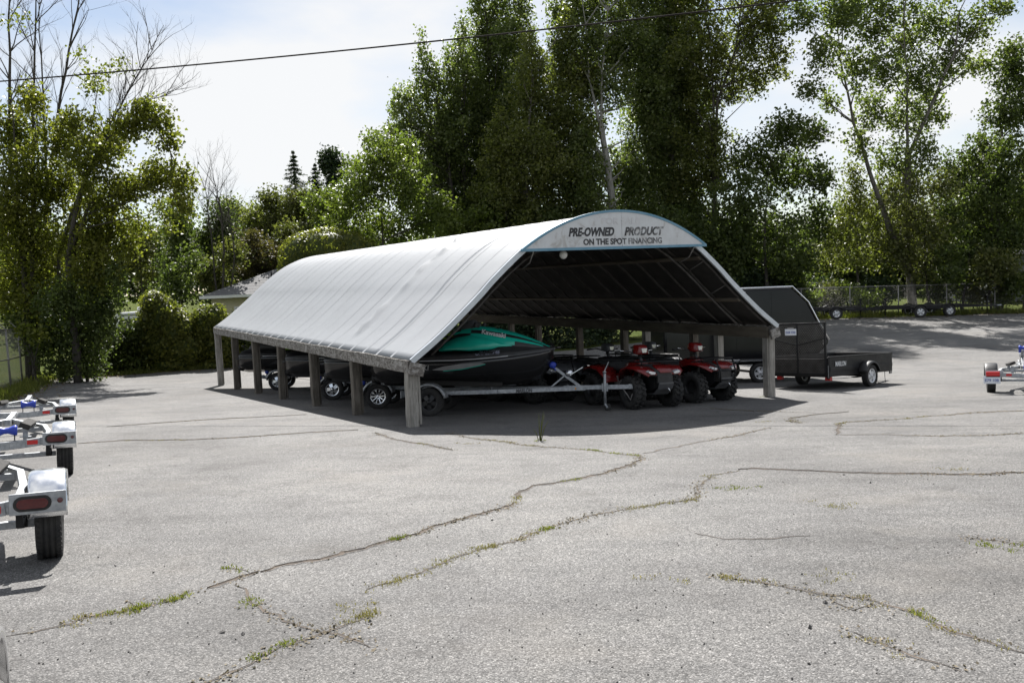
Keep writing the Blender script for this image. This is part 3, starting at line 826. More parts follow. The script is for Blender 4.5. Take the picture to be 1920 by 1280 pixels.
# ================================================================== WATERCRAFT TRAILERS
def craft_trailer(name, label, group, fender='chrome_fender', rim='black', plate=None, full=True, lamp='oval', bunks=True, bow=True, letters=True, side_sign=1, fw=0.0, Z=.40):
    r = empty(name); tag(r, label, 'trailer', group)
    G = 'galvanised'; TR = .262; HW = .66
    for s in (-1, 1):
        mb = MB(); P = [(-.50, s*.50, Z), (.15, s*.50, Z), (.9+fw*.5, s*.44, Z+.01), (1.9+fw, s*.10, Z+.015), (2.15+fw, s*.045, Z+.015)]
        for a, b in zip(P[:-1], P[1:]): mb.bar(a, b, .05, .075)
        mb.build('side_rail', G, r, .004)
    MB().bar((1.75+fw, 0, Z+.03), (3.05+fw, 0, Z+.03), .065, .08).build('tongue', G, r, .004)
    # bowed rear crossmember with the lamp plates
    mb = MB(); P = [(-.47, y, Z+.005-.05*(1-(y/.58)**2)) for y in np.linspace(-.58, .58, 9)]
    for a, b in zip(P[:-1], P[1:]): mb.bar(a, b, .05, .085)
    mb.build('rear_crossmember', G, r, .004)
    for s in (-1, 1):
        mb = MB(); mb.box((-.47, s*.545, Z+.0), (.09, .085, .105)); mb.build('corner_bracket', G, r, .004)
        pl = MB(); pl.box((-.512, s*.615, Z+.005), (.012, .32, .135)); pl = pl.build('lamp_plate', G, r, .004)
        if lamp == 'oval':
            def oval(w, h, k=20):
                out = []
                for i in range(k):
                    a = 2*math.pi*i/k; cx = (w-h)/2*(1 if math.cos(a) >= 0 else -1); out.append((cx+h/2*math.cos(a), h/2*math.sin(a)))
                return out
            mb = MB(); c = s*.585
            mb.prism(oval(.215, .098), lambda u, v, k: Vector((-.519-.010*k, c+u, Z+.005+v))); g = mb.build('lamp_bezel', 'rubber', pl, .003)
            mb = MB(); mb.prism(oval(.178, .064), lambda u, v, k: Vector((-.5295-.006*k, c+u, Z+.005+v))); mb.build('lamp_lens', 'lamp_red', pl, .002)
            mb = MB(); mb.lathe([(.017, 0), (.016, .008), (.001, .010)], 14, (0, 0, 0), 'x'); d = mb.build('clearance_lamp', 'lamp_red', pl); d.location = (-.519, s*.74, Z+.01); d.rotation_euler = (0, 0, math.pi)
        else:
            mb = MB(); mb.box((-.56, s*.64, Z+.005), (.085, .24, .085)); mb.build('lamp_lens', 'reflector_red', pl, .008)
            mb = MB(); mb.box((-.56, s*.64, Z-.048), (.09, .245, .02)); mb.build('lamp_base', 'rubber', pl, .004)
        mb = MB(); mb.box((-.4965, s*.36, Z-.02), (.004, .10, .045)); mb.build('reflector', 'reflector_red', r)
    MB().bar((0, -HW+.09, .245), (0, HW-.09, .245), .05, .05).build('axle', G, r, .004)
    for s in (-1, 1):
        mb = MB()
        for k in range(3): mb.bar((-.34+.05*k, s*.5, .29-k*.014), (.34-.05*k, s*.5, .29-k*.014), .045, .009)
        mb.box((-.34, s*.5, .33), (.05, .04, .09)); mb.box((.34, s*.5, .33), (.05, .04, .09)); mb.box((0, s*.5, .265), (.10, .06, .075))
        mb.build('leaf_spring', 'steel_black', r, .002)
        add_wheel(r, 0, s*HW, TR, .165, .155, rim, side=s)
        fm = fender_mesh(.345, .235, 12, 168)
        f = fm.build('fender', fender, r); f.location = (0, s*HW, .262)
        mb = MB(); mb.bar((-.33, s*.56, Z-.005), (-.20, s*.60, .50), .035, .008); mb.bar((.33, s*.56, Z-.005), (.20, s*.60, .50), .035, .008); mb.build('fender_stay', G, r)
    if bunks:
        for s in (-1, 1):
            mb = MB(); rot = (s*-.42, 0.05, 0); mb.box((.42, s*.29, .565), (1.75, .105, .055), rot); mb.build('bunk', 'carpet_black', r, .006)
            for x in (-.32, 1.1):
                mb = MB(); mb.bar((x, s*.29, Z-.03), (x, s*.29, .545), .05, .012, (1, 0, 0)); mb.box((x, s*.29, Z+.03), (.06, .11, .008)); mb.build('bunk_bracket', G, r)
        mb = MB(); mb.bar((.98, -.45, Z-.01), (.98, .45, Z-.01), .05, .05); mb.build('crossmember', G, r, .003)
    # keel roller over the rear crossmember
    KY = -.12 if full == 'low' else 0
    mb = MB(); mb.box((-.44, KY-.075, Z+.035), (.04, .01, .15)); mb.box((-.44, KY+.075, Z+.035), (.04, .01, .15)); mb.box((-.44, KY, Z-.03), (.04, .16, .012)); mb.build('roller_bracket', 'steel_black', r)
    mb = MB(); mb.lathe([(.001, -.10), (.05, -.10), (.058, -.085), (.05, -.06), (.032, -.02), (.032, .02), (.05, .06), (.058, .085), (.05, .10), (.001, .10)], 16, (-.44, KY, Z+.115)); mb.build('keel_roller', 'roller_blue', r)
    if full == 'low':
        mb = MB(); mb.bar((2.95, 0, Z+.045), (3.16, 0, Z+.045), .075, .065); mb.tube([(3.13, 0, Z+.03), (3.19, 0, Z+.03)], .045, 12); mb.build('coupler', G, r, .004)
    elif full:
        # winch stand, bow stop, jack, coupler
        mb = MB(); mb.bar((2.06+fw, 0, Z+.05), (1.60+fw, 0, Z+.40), .06, .05); mb.bar((1.52+fw, 0, Z+.05), (1.79+fw, 0, Z+.27), .04, .03); mb.build('winch_post', G, r, .003)
        mb = MB(); mb.lathe([(.001, -.07), (.055, -.07), (.06, -.05), (.035, -.01), (.035, .01), (.06, .05), (.055, .07), (.001, .07)], 14, (1.56+fw, 0, Z+.46)); b = mb.build('bow_stop', 'roller_blue', r)
        mb = MB(); mb.bar((1.62+fw, -.05, Z+.36), (1.53+fw, -.05, Z+.49), .05, .012); mb.bar((1.62+fw, .05, Z+.36), (1.53+fw, .05, Z+.49), .05, .012); mb.build('bow_stop_bracket', 'roller_blue', b)
        mb = MB(); mb.lathe([(.001, -.05), (.065, -.05), (.065, -.04), (.03, -.035), (.03, .035), (.065, .04), (.065, .05), (.001, .05)], 18, (1.86+fw, 0, Z+.30)); wv = mb.build('winch', 'alloy', r)
        mb = MB(); mb.bar((1.88+fw, -.07, Z+.27), (2.12+fw, -.07, Z+.41), .025, .012); mb.lathe([(.014, -.13), (.014, -.05)], 8, (2.12+fw, 0, Z+.41)); mb.build('winch_handle', 'alloy', wv)
        mb = MB(); mb.box((2.52+fw, -.06, Z+.03), (.11, .09, .15)); mb.build('jack_clamp', G, r, .005)
        jk = MB(); jk.tube([(2.52+fw, -.115, .10), (2.52+fw, -.115, Z+.30)], .027, 12); jk.tube([(2.52+fw, -.115, Z+.30), (2.52+fw, -.115, Z+.33)], .034, 12); jk = jk.build('jack', G, r)
        mb = MB(); mb.bar((2.52+fw, -.115, Z+.33), (2.60+fw, -.115, Z+.50), .014, .014); mb.build('jack_crank', G, jk)
        mb = MB(); mb.lathe([(.001, -.025), (.055, -.025), (.068, -.015), (.068, .015), (.055, .025), (.001, .025)], 16, (2.56+fw, -.115, .068)); mb.build('jack_wheel', 'rubber', jk)
        mb = MB(); mb.bar((2.52+fw, -.155, .14), (2.56+fw, -.155, .06), .03, .006, (0, 1, 0)); mb.bar((2.52+fw, -.075, .14), (2.56+fw, -.075, .06), .03, .006, (0, 1, 0)); mb.build('jack_fork', G, jk)
        mb = MB(); mb.bar((2.95+fw, 0, Z+.045), (3.16+fw, 0, Z+.045), .075, .065); mb.tube([(3.13+fw, 0, Z+.03), (3.19+fw, 0, Z+.03)], .045, 12); mb.bar((3.0+fw, 0, Z+.09), (3.12+fw, 0, Z+.13), .02, .02); mb.build('coupler', G, r, .004)
        mb = MB()
        for s in (-1, 1): mb.tube([(2.85+fw, s*.035, Z-.01), (2.93+fw, s*.06, Z-.12), (2.98+fw, s*.06, Z-.22), (3.02+fw, s*.03, Z-.10)], .007, 6)
        mb.build('safety_chain', 'tube_steel', r)
        mb = MB(); mb.box((1.95+fw, -.10, Z+.02), (.085, .012, .035), (0, 0, -.27)); mb.build('side_marker', 'strap_orange', r, .004)
        if letters: lettering('lettering', 'MARLON', .095, 'letter_black', r, (1.707, -.348, Z+.014), (1, .2556, 0), (0, 0, 1), .30, bold=.003, shear=.12)
        mb = MB(); mb.tube([(.1, -.38, Z-.05), (.6, -.36, Z-.10), (1.0, -.3, Z-.16), (1.08, -.28, Z-.07), (1.5, -.12, Z-.06)], .006, 5); mb.build('wiring', 'wire_black', r)
    if plate:
        mb = MB(); c = .66*side_sign
        mb.box((-.60, c, Z-.115), (.006, .30, .15)); p = mb.build('licence_plate', 'plate_white', r, .003)
        lettering('lettering', plate, .075, 'plate_text', p, (-.605, c, Z-.12), (0, -1, 0), (0, 0, 1), .24, bold=.001)
        mb = MB(); mb.box((-.57, c, Z-.06), (.05, .05, .02)); mb.build('plate_bracket', 'steel_black', r)
    return r

# row of empty trailers along the left edge of the picture, tails towards the camera
def set_by_right_tyre(t, x, y, heading):
    h = math.radians(heading); lx, ly = -math.sin(h), math.cos(h)
    stand(t, x+lx*.66, y+ly*.66, heading)
g_row = 'galvanised watercraft trailers parked along the left of the lot'
t1 = craft_trailer('boat_trailer', 'nearest whole empty galvanised trailer in the row on the left', g_row, letters=False, full='low', Z=.455)
set_by_right_tyre(t1, -3.27, 5.72, 117)
t2 = copy_tree(t1); t2['label'] = 'middle empty galvanised trailer in the left row, before its far neighbour'; set_by_right_tyre(t2, -5.15, 9.45, 117.5)
t3 = copy_tree(t1); t3['label'] = 'farthest empty galvanised trailer in the row on the left'; set_by_right_tyre(t3, -7.25, 13.5, 117.5)
t0 = copy_tree(t1); t0['label'] = 'trailer whose bright fender just enters the bottom left corner'; set_by_right_tyre(t0, -1.718, 2.40, 117)
# trailer cut off by the right edge
tr = craft_trailer('boat_trailer', 'galvanised trailer with black fender and licence plate at the right picture edge', 'trailers on the open lot', fender='plastic_black', rim='black', plate='E79 10B', lamp='box', side_sign=1)
h = math.radians(62); stand(tr, 9.85+math.sin(h)*.66, 17.2-math.cos(h)*.66, 62)

# ================================================================== PERSONAL WATERCRAFT
def watercraft(name, label, main, group=None, texts=True):
    r = empty(name); tag(r, label, 'watercraft', group)
    xs = [-1.60, -1.45, -1.0, -.5, 0, .4, .8, 1.1, 1.35, 1.55, 1.70, 1.79]
    b = [.50, .54, .57, .58, .58, .57, .54, .49, .42, .33, .21, .07]
    kz = [.03, .0, 0, 0, 0, 0, .01, .03, .07, .14, .28, .46]
    cz = [.17, .17, .17, .17, .18, .20, .23, .26, .31, .37, .45, .54]
    gu = [.42, .42, .42, .43, .44, .46, .49, .52, .55, .575, .60, .615]
    rings = []
    for x, bb, k, c, g in zip(xs, b, kz, cz, gu):
        half = [(0, k), (.35*bb, k+(c-k)*.42), (.78*bb, c), (.90*bb, c+(g-c)*.35), (.97*bb, c+(g-c)*.75), (bb, g)]
        rings.append([(x, y, z) for y, z in half]+[(x, y*.6, z+.004) for y, z in half[-1:]]+[(x, -y*.6, z+.004) for y, z in half[-1:]]+[(x, -y, z) for y, z in half[:0:-1]])
    hull = MB().loft(rings).build('hull', 'hull_black', r)
    # rubbing strake at the bond line
    for s in (-1, 1):
        MB().tube([(x, s*(bb+.008), g+.012) for x, bb, g in zip(xs, b, gu)], .02, 8).build('bumper_rail', 'plastic_dark_grey', r)
    # deck: gunwale, footwell and centre console
    top = [.56, .60, .62, .62, .66, .80, .84, .80, .74, .69, .65, .63]
    rings = []
    for i, (x, bb, g) in enumerate(zip(xs, b, gu)):
        t = top[i]; foot = -1.45 < x < .5
        if foot: half = [(bb, g+.01), (bb*.97, g+.10), (bb*.84, g+.11), (bb*.74, g-.02), (bb*.46, g-.02), (bb*.36, t-.06), (bb*.24, t), (0, t+.01)]
        else: half = [(bb, g+.01), (bb*.97, g+.06), (bb*.88, g+.5*(t-g)*.7), (bb*.76, g+(t-g)*.55), (bb*.60, g+(t-g)*.75), (bb*.44, g+(t-g)*.9), (bb*.24, t), (0, t+.01)]
        rings.append([(x, -y, z) for y, z in half]+[(x, y, z) for y, z in half[-2::-1]])
    deck = MB().loft(rings, closed=True, cap=False).build('deck', 'plastic_black', r)
    # hood: teal spine, dark inset band and side flank
    hx = [-.10, .05, .25, .5, .8, 1.1, 1.4, 1.62, 1.76]
    hz = [.93, .99, 1.02, 1.01, .965, .895, .80, .71, .645]
    hb = [.16, .22, .28, .33, .355, .33, .26, .165, .03]
    lo = [.70, .66, .62, .60, .60, .615, .625, .625, .622]
    rings = []
    for x, z, w, l in zip(hx, hz, hb, lo):
        half = [(w*1.16, l), (w*1.14, l+(z-l)*.30), (w*1.06, l+(z-l)*.52), (w*.90, l+(z-l)*.70), (w*.72, l+(z-l)*.84), (w*.48, l+(z-l)*.95), (w*.2, z), (0, z+.006)]
        rings.append([(x, -y, q) for y, q in half]+[(x, y, q) for y, q in half[-2::-1]])
    def hood_mat(i, j):
        k = min(j, 13-j)
        if k >= 4: return 0 if i >= 1 else 1
        if k == 3: return 1 if i >= 2 else 0
        if k == 2: return 0 if 2 <= i <= 6 else 1
        if k == 1: return 0 if 2 <= i <= 4 else 1
        return 1
    hood = MB().loft(rings, closed=False, cap=False, mfun=hood_mat).build('hood', [main, 'plastic_black'], r)
    hood.modifiers.new('sub', 'SUBSURF').render_levels = 1
    for s in (-1, 1):
        # swept flank from the hood to the footwell
        pts = [((-.36, .27, .66), (-.33, .34, .60)), ((-.22, .27, .74), (-.18, .38, .62)), ((-.02, .27, .82), (.0, .41, .63)), ((.25, .31, .86), (.25, .44, .62)), ((.6, .375, .80), (.62, .45, .64)), ((.85, .385, .735), (.86, .42, .675)), ((1.05, .37, .69), (1.05, .38, .68))]
        rings = [[(a[0], s*a[1], a[2]), (c[0], s*c[1], c[2]), (c[0], s*(c[1]-.06), c[2]-.03), (a[0], s*(a[1]-.08), a[2]-.03)] for a, c in pts]
        MB().loft(rings).build('side_flank', main, r)
        # mirrors and grips
        MB().box((.40, s*.40, 1.03), (.07, .16, .085), (0, .2, s*.3)).build('mirror', 'plastic_black', r, .02)
        MB().tube([(.30, s*.24, 1.00), (.36, s*.36, 1.02)], .016, 7).build('mirror_arm', 'plastic_black', r)
        # vent and graphic stripe on the hull side
        st = MB(); o = s*.012
        sp = [(-.40, .29, .008), (-.2, .30, .05), (.15, .335, .062), (.5, .385, .03), (.58, .395, .004)]
        me = []
        for x, z, hgt in sp:
            yy = np.interp(x, xs, b); me.append((x, z, hgt, yy))
        rings = [[(x, s*(yy*.965+.012), z+hgt), (x, s*(yy*.945+.012), z-hgt*.35), (x, s*(yy*.90), z-hgt*.35), (x, s*(yy*.90), z+hgt)] for x, z, hgt, yy in me]
        MB().loft(rings, smooth=False).build('side_stripe', 'decal_grey', r)
        rings = [[(x, s*(yy*.948+.014), z-hgt*.42), (x, s*(yy*.944+.014), z-hgt*.42-.010), (x, s*yy*.9, z-hgt*.42-.010), (x, s*yy*.9, z-hgt*.42)] for x, z, hgt, yy in me[1:]]
        MB().loft(rings, smooth=False).build('pinstripe', main, r)
        MB().tube([(x, s*(np.interp(x, xs, b)+.03), np.interp(x, xs, gu)+.012) for x in np.linspace(-.9, 1.0, 12)], .006, 6).build('bright_strip', 'decal_white', r)
    hb_ = MB(); hb_.tube([(.10, -.38, 1.06), (.16, -.22, 1.07), (.20, 0, 1.06), (.16, .22, 1.07), (.10, .38, 1.06)], .017, 8); hb = hb_.build('handlebar', 'plastic_black', r)
    for s in (-1, 1): MB().tube([(.14, s*.27, 1.068), (.09, s*.40, 1.06)], .024, 8).build('grip', 'rubber', hb)
    MB().loft([[(x, -w, z0), (x, w, z0), (x, w*.7, z1), (x, -w*.7, z1)] for x, w, z0, z1 in ((-.02, .10, .86, 1.0), (.12, .15, .92, 1.11), (.28, .17, .96, 1.12), (.40, .12, .99, 1.06))], smooth=False).build('handlebar_pad', 'plastic_dark_grey', r, .02)
    rings = []
    for x, w, z0, z1 in ((-1.42, .16, .52, .66), (-1.3, .22, .55, .80), (-.95, .235, .56, .84), (-.72, .23, .56, .78), (-.55, .23, .56, .79), (-.25, .20, .58, .80), (-.05, .15, .62, .86), (.02, .12, .66, .88)):
        rings.append([(x, -w, z0), (x, w, z0), (x, w*1.02, z0+(z1-z0)*.65), (x, w*.78, z1), (x, -w*.78, z1), (x, -w*1.02, z0+(z1-z0)*.65)])
    seat = MB().loft(rings).build('seat', 'seat_vinyl', r); seat.modifiers.new('sub', 'SUBSURF').render_levels = 2
    MB().tube([(-1.5, -.16, .62), (-1.58, -.16, .72), (-1.58, .16, .72), (-1.5, .16, .62)], .016, 8).build('grab_rail', 'plastic_black', r)
    MB().box((-1.66, 0, .36), (.14, .66, .035)).build('boarding_step', 'plastic_black', r, .01)
    MB().tube([(-1.58, 0, .12), (-1.72, 0, .12)], [.10, .075], 14).build('jet_nozzle', 'steel_black', r)
    if texts:
        for s in (-1, 1):
            xd = (1, 0, 0) if s < 0 else (-1, 0, 0); cast = (0, -s, 0)
            lettering('lettering', 'JET SKI', .12, 'decal_grey', r, (-.68, s*.9, .315), xd, (0, 0, 1), .42, bold=.003, shear=.2, onto=[hull], cast=cast)
            lettering('lettering', 'ON7620746', .085, 'decal_blue_grey', r, (.62, s*.9, .575), (xd[0], 0, .06*xd[0]), (0, 0, 1), .44, bold=.002, shear=.15, onto=[deck], cast=cast, lift=.006)
            lettering('lettering', 'Kawasaki', .10, 'decal_white', r, (.70, s*.9, .885), (xd[0], 0, -.17*xd[0]), (0, 0, 1), .46, bold=.003, onto=[hood], cast=cast, lift=.010)
    r.scale = (1, 1, 1)
    return r
PW_LABEL = 'glossy black and teal personal watercraft on a trailer at the shelter front'
pw = watercraft('personal_watercraft', PW_LABEL, 'plastic_teal', 'watercraft stored under the shelter')
g_tr = 'trailers under the shelter'
tA = craft_trailer('boat_trailer', 'galvanised trailer under the black and teal watercraft', g_tr, fender='galvanised', rim='black', fw=.66)
def on_trailer(craft, trailer, dx=.44, dz=.50):
    craft.matrix_world = trailer.matrix_world @ Matrix.Translation((dx, 0, dz)) @ Matrix.Rotation(math.radians(1.2), 4, 'Y') @ Matrix.Diagonal((1, 1, 1.12, 1))
hA = -8.0; h = math.radians(hA)
stand(tA, -1.56-math.sin(h)*.66, 15.25+math.cos(h)*.66, hA)
on_trailer(pw, tA)
# more craft behind, seen between the left posts
spots = [('lime', -2.80, 17.15, 'alloy'), ('lime', -4.35, 20.0, 'silver'), ('lime', -6.95, 24.6, 'silver')]
tlab = ['trailer with bright ten-spoke wheels behind the second left post', 'trailer midway along the left posts, under a dark lime watercraft', 'trailer at the back of the shelter by the far left posts']
wlab = ['dark watercraft with lime panels just behind the teal one', 'dark watercraft with lime panels midway along the shelter', 'black and lime watercraft with its lime stern near the far left posts']
pl0 = watercraft('personal_watercraft', wlab[0], 'plastic_lime', 'watercraft stored under the shelter', texts=False)
for i, (c, x, y, rim) in enumerate(spots):
    hd = -2.0+3*i; h = math.radians(hd)
    t = craft_trailer('boat_trailer', tlab[i], g_tr, fender='galvanised', rim=rim, letters=False, bow=False, fw=.66)
    stand(t, x-math.sin(h)*.66, y+math.cos(h)*.66, hd)
    w = pl0 if i == 0 else copy_tree(pl0)
    w['label'] = wlab[i]
    on_trailer(w, t)

# ================================================================== QUAD BIKES
def quad(name, label, main='plastic_red', bumper=True):
    r = empty(name); tag(r, label, 'quad bike', 'quad bikes under the shelter')
    FX, RX = .64, -.64
    for s in (-1, 1):
        add_wheel(r, FX, s*.43, .315, .215, .155, 'atv', True, side=s, steer=0)
        add_wheel(r, RX, s*.42, .315, .26, .150, 'atv', True, side=s)
        mb = MB(); mb.tube([(FX+.05, s*.12, .34), (FX, s*.36, .31)], .018, 6); mb.tube([(FX-.15, s*.12, .34), (FX, s*.36, .31)], .018, 6); mb.tube([(FX+.0, s*.12, .46), (FX, s*.36, .38)], .016, 6); mb.build('suspension_arm', 'steel_black', r)
        mb = MB(); mb.tube([(FX-.02, s*.30, .36), (FX-.06, s*.20, .72)], .028, 8); mb.tube([(RX, s*.28, .34), (RX+.05, s*.18, .72)], .028, 8); mb.build('shock_absorber', 'tube_steel', r)
    MB().loft([[(x, -w, z0), (x, w, z0), (x, w, z1), (x, -w, z1)] for x, w, z0, z1 in ((-.85, .12, .38, .55), (-.5, .16, .28, .58), (.3, .17, .26, .60), (.75, .15, .30, .62), (.92, .12, .38, .60))], smooth=False).build('chassis', 'steel_black', r, .01)
    MB().box((-.05, 0, .44), (.5, .42, .30)).build('engine', 'tube_steel', r, .03)
    # mudguards
    def guard(path, y0, y1, s, nm, m):
        rings = []
        for (x, z, k) in path:
            yo = y0+(y1-y0)*k
            rings.append([(x, s*y0, z), (x, s*(yo-.03), z-.004), (x, s*yo, z-.03), (x, s*(yo-.006), z-.055), (x, s*(yo-.045), z-.026), (x, s*y0, z-.022)])
        return MB().loft(rings).build(nm, m, r)
    for s in (-1, 1):
        guard([(.20, .56, .75), (.27, .66, .88), (.40, .76, .98), (.62, .805, 1), (.82, .79, .98), (.98, .73, .86), (1.05, .66, .6)], .10, .545, s, 'front_mudguard', main)
        guard([(-.16, .50, .8), (-.24, .62, .9), (-.38, .745, 1), (-.62, .80, 1), (-.85, .765, 1), (-1.0, .68, .9)], .14, .555, s, 'rear_mudguard', main)
        MB().box((.0, s*.34, .34), (.46, .26, .03)).build('footrest', 'plastic_black', r, .008)
        # headlamp in the nose of each mudguard
        hl = MB(); hl.loft([[(1.00, s*y, z) for y, z in ((.20, .70), (.34, .735), (.39, .70), (.33, .655), (.22, .645))], [(1.07, s*y, z) for y, z in ((.20, .685), (.32, .71), (.36, .685), (.31, .65), (.22, .645))]], smooth=False)
        hl.build('headlamp', 'lamp_clear', r, .006)
    MB().loft([[(x, -w, z0), (x, w, z0), (x, w*.9, z1), (x, -w*.9, z1)] for x, w, z0, z1 in ((.30, .16, .60, .80), (.55, .20, .60, .83), (.80, .22, .60, .815), (1.0, .20, .60, .755), (1.08, .16, .60, .69))]).build('nose', 'plastic_black', r, .02)
    MB().loft([[(x, -w, z), (x, w, z), (x, w*.96, z+.02), (x, -w*.96, z+.02)] for x, w, z in ((.86, .13, .805), (.98, .17, .768), (1.07, .15, .715), (1.10, .12, .67))]).build('nose_panel', main, r, .005)
    MB().box((1.06, 0, .55), (.05, .34, .14)).build('grille', 'plastic_black', r, .01)
    mb = MB(); mb.loft([[(x, -.17, z), (x, .17, z), (x, .15, z-.03), (x, -.15, z-.03)] for x, z in ((.6, .28), (.95, .30), (1.08, .40), (1.12, .50))], smooth=False); mb.build('skid_plate', 'plastic_dark_grey', r)
    # tank cover, seat
    MB().loft([[(x, -w, z0), (x, w, z0), (x, w*.75, z1), (x, -w*.75, z1)] for x, w, z0, z1 in ((-.12, .13, .60, .78), (.1, .17, .58, .86), (.32, .17, .60, .90), (.44, .13, .62, .85))]).build('tank_cover', main, r, .02)
    seat = MB().loft([[(x, -w, z0), (x, w, z0), (x, w*1.05, z0+(z1-z0)*.6), (x, w*.7, z1), (x, -w*.7, z1), (x, -w*1.05, z0+(z1-z0)*.6)] for x, w, z0, z1 in ((-.90, .14, .70, .80), (-.78, .18, .70, .88), (-.4, .18, .68, .86), (-.1, .14, .66, .83), (.04, .11, .66, .86))]).build('seat', 'seat_vinyl', r)
    seat.modifiers.new('sub', 'SUBSURF').render_levels = 2
    # handlebar with lamp pod
    hb = MB(); hb.tube([(.12, -.40, 1.06), (.20, -.25, 1.08), (.28, -.08, 1.02), (.28, .08, 1.02), (.20, .25, 1.08), (.12, .40, 1.06)], .014, 8); hb = hb.build('handlebar', 'plastic_black', r)
    for s in (-1, 1):
        MB().tube([(.16, s*.30, 1.072), (.10, s*.44, 1.055)], .021, 8).build('grip', 'rubber', hb)
        MB().tube([(.22, s*.26, 1.07), (.21, s*.40, 1.085)], .007, 6).build('brake_lever', 'alloy', hb)
    MB().tube([(.38, 0, .80), (.27, 0, 1.03)], .035, 8).build('steering_column', 'plastic_black', r)
    pod = MB().loft([[(.18, -.10, 1.06), (.18, .10, 1.06), (.18, .085, 1.165), (.18, -.085, 1.165)], [(.28, -.135, 1.02), (.28, .135, 1.02), (.28, .12, 1.19), (.28, -.12, 1.19)], [(.40, -.125, 1.0), (.40, .125, 1.0), (.40, .10, 1.165), (.40, -.10, 1.165)], [(.445, -.085, 1.03), (.445, .085, 1.03), (.445, .07, 1.13), (.445, -.07, 1.13)]]).build('lamp_pod', main, r, .012)
    MB().loft([[(.43, -.075, 1.125), (.43, .075, 1.125), (.43, .05, 1.03), (.43, -.05, 1.03)], [(.458, -.065, 1.115), (.458, .065, 1.115), (.458, .042, 1.035), (.458, -.042, 1.035)]], smooth=False).build('pod_lamp', 'lamp_clear', pod, .004)
    # racks
    def rack(x0, x1, w, z, nm):
        mb = MB()
        mb.tube([(x0, -w, z), (x1, -w*1.05, z), (x1+.03, 0, z), (x1, w*1.05, z), (x0, w, z), (x0-.02, 0, z), (x0, -w, z)], .013, 6)
        for k in range(5): yy = -w+2*w*(k+.5)/5; mb.tube([(x0, yy, z), (x1, yy, z)], .009, 6)
        for yy in (-w*.7, w*.7): mb.tube([((x0+x1)/2, yy, z), ((x0+x1)/2, yy*.8, z-.10)], .011, 6)
        mb.build(nm, 'steel_black', r)
    rack(.42, .94, .36, .875, 'front_rack'); rack(-1.02, -.50, .38, .885, 'rear_rack')
    if bumper:
        mb = MB()
        for s in (-1, 1): mb.tube([(.92, s*.15, .40), (1.14, s*.20, .42), (1.16, s*.22, .62), (1.06, s*.24, .86)], .016, 7)
        mb.tube([(1.14, -.20, .45), (1.14, .20, .45)], .014, 7); mb.tube([(1.15, -.22, .64), (1.15, .22, .64)], .014, 7); mb.build('bumper', 'steel_black', r)
    mb = MB(); mb.tube([(1.13, 0, .40), (1.18, 0, .38), (1.19, .02, .34), (1.16, .03, .32)], .010, 6); mb.build('winch_hook', 'alloy', r)
    return r
def stand_front(q, fx, fy, heading):
    h = math.radians(heading); stand(q, fx-math.cos(h)*.64, fy-math.sin(h)*.64, heading)
q1 = quad('quad_bike', 'red quad bike nearest the trailer tongue, white headlamp pod facing out', bumper=False)
stand_front(q1, 2.58, 15.72, -63)
q2 = quad('quad_bike', 'red quad bike with black front bumper beside the right corner post')
stand_front(q2, 3.90, 16.75, -55)
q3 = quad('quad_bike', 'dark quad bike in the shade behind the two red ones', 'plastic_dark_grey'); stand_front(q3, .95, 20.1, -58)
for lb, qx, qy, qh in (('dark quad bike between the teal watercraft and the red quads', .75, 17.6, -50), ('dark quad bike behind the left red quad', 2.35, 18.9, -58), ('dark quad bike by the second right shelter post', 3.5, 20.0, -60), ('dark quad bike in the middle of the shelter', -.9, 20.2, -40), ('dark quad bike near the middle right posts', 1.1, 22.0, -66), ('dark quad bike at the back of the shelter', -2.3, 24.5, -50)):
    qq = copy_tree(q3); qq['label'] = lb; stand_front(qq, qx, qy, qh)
q4 = copy_tree(q3); q4['label'] = 'dark quad bike deepest under the shelter roof'; stand_front(q4, -.4, 24.6, -58)

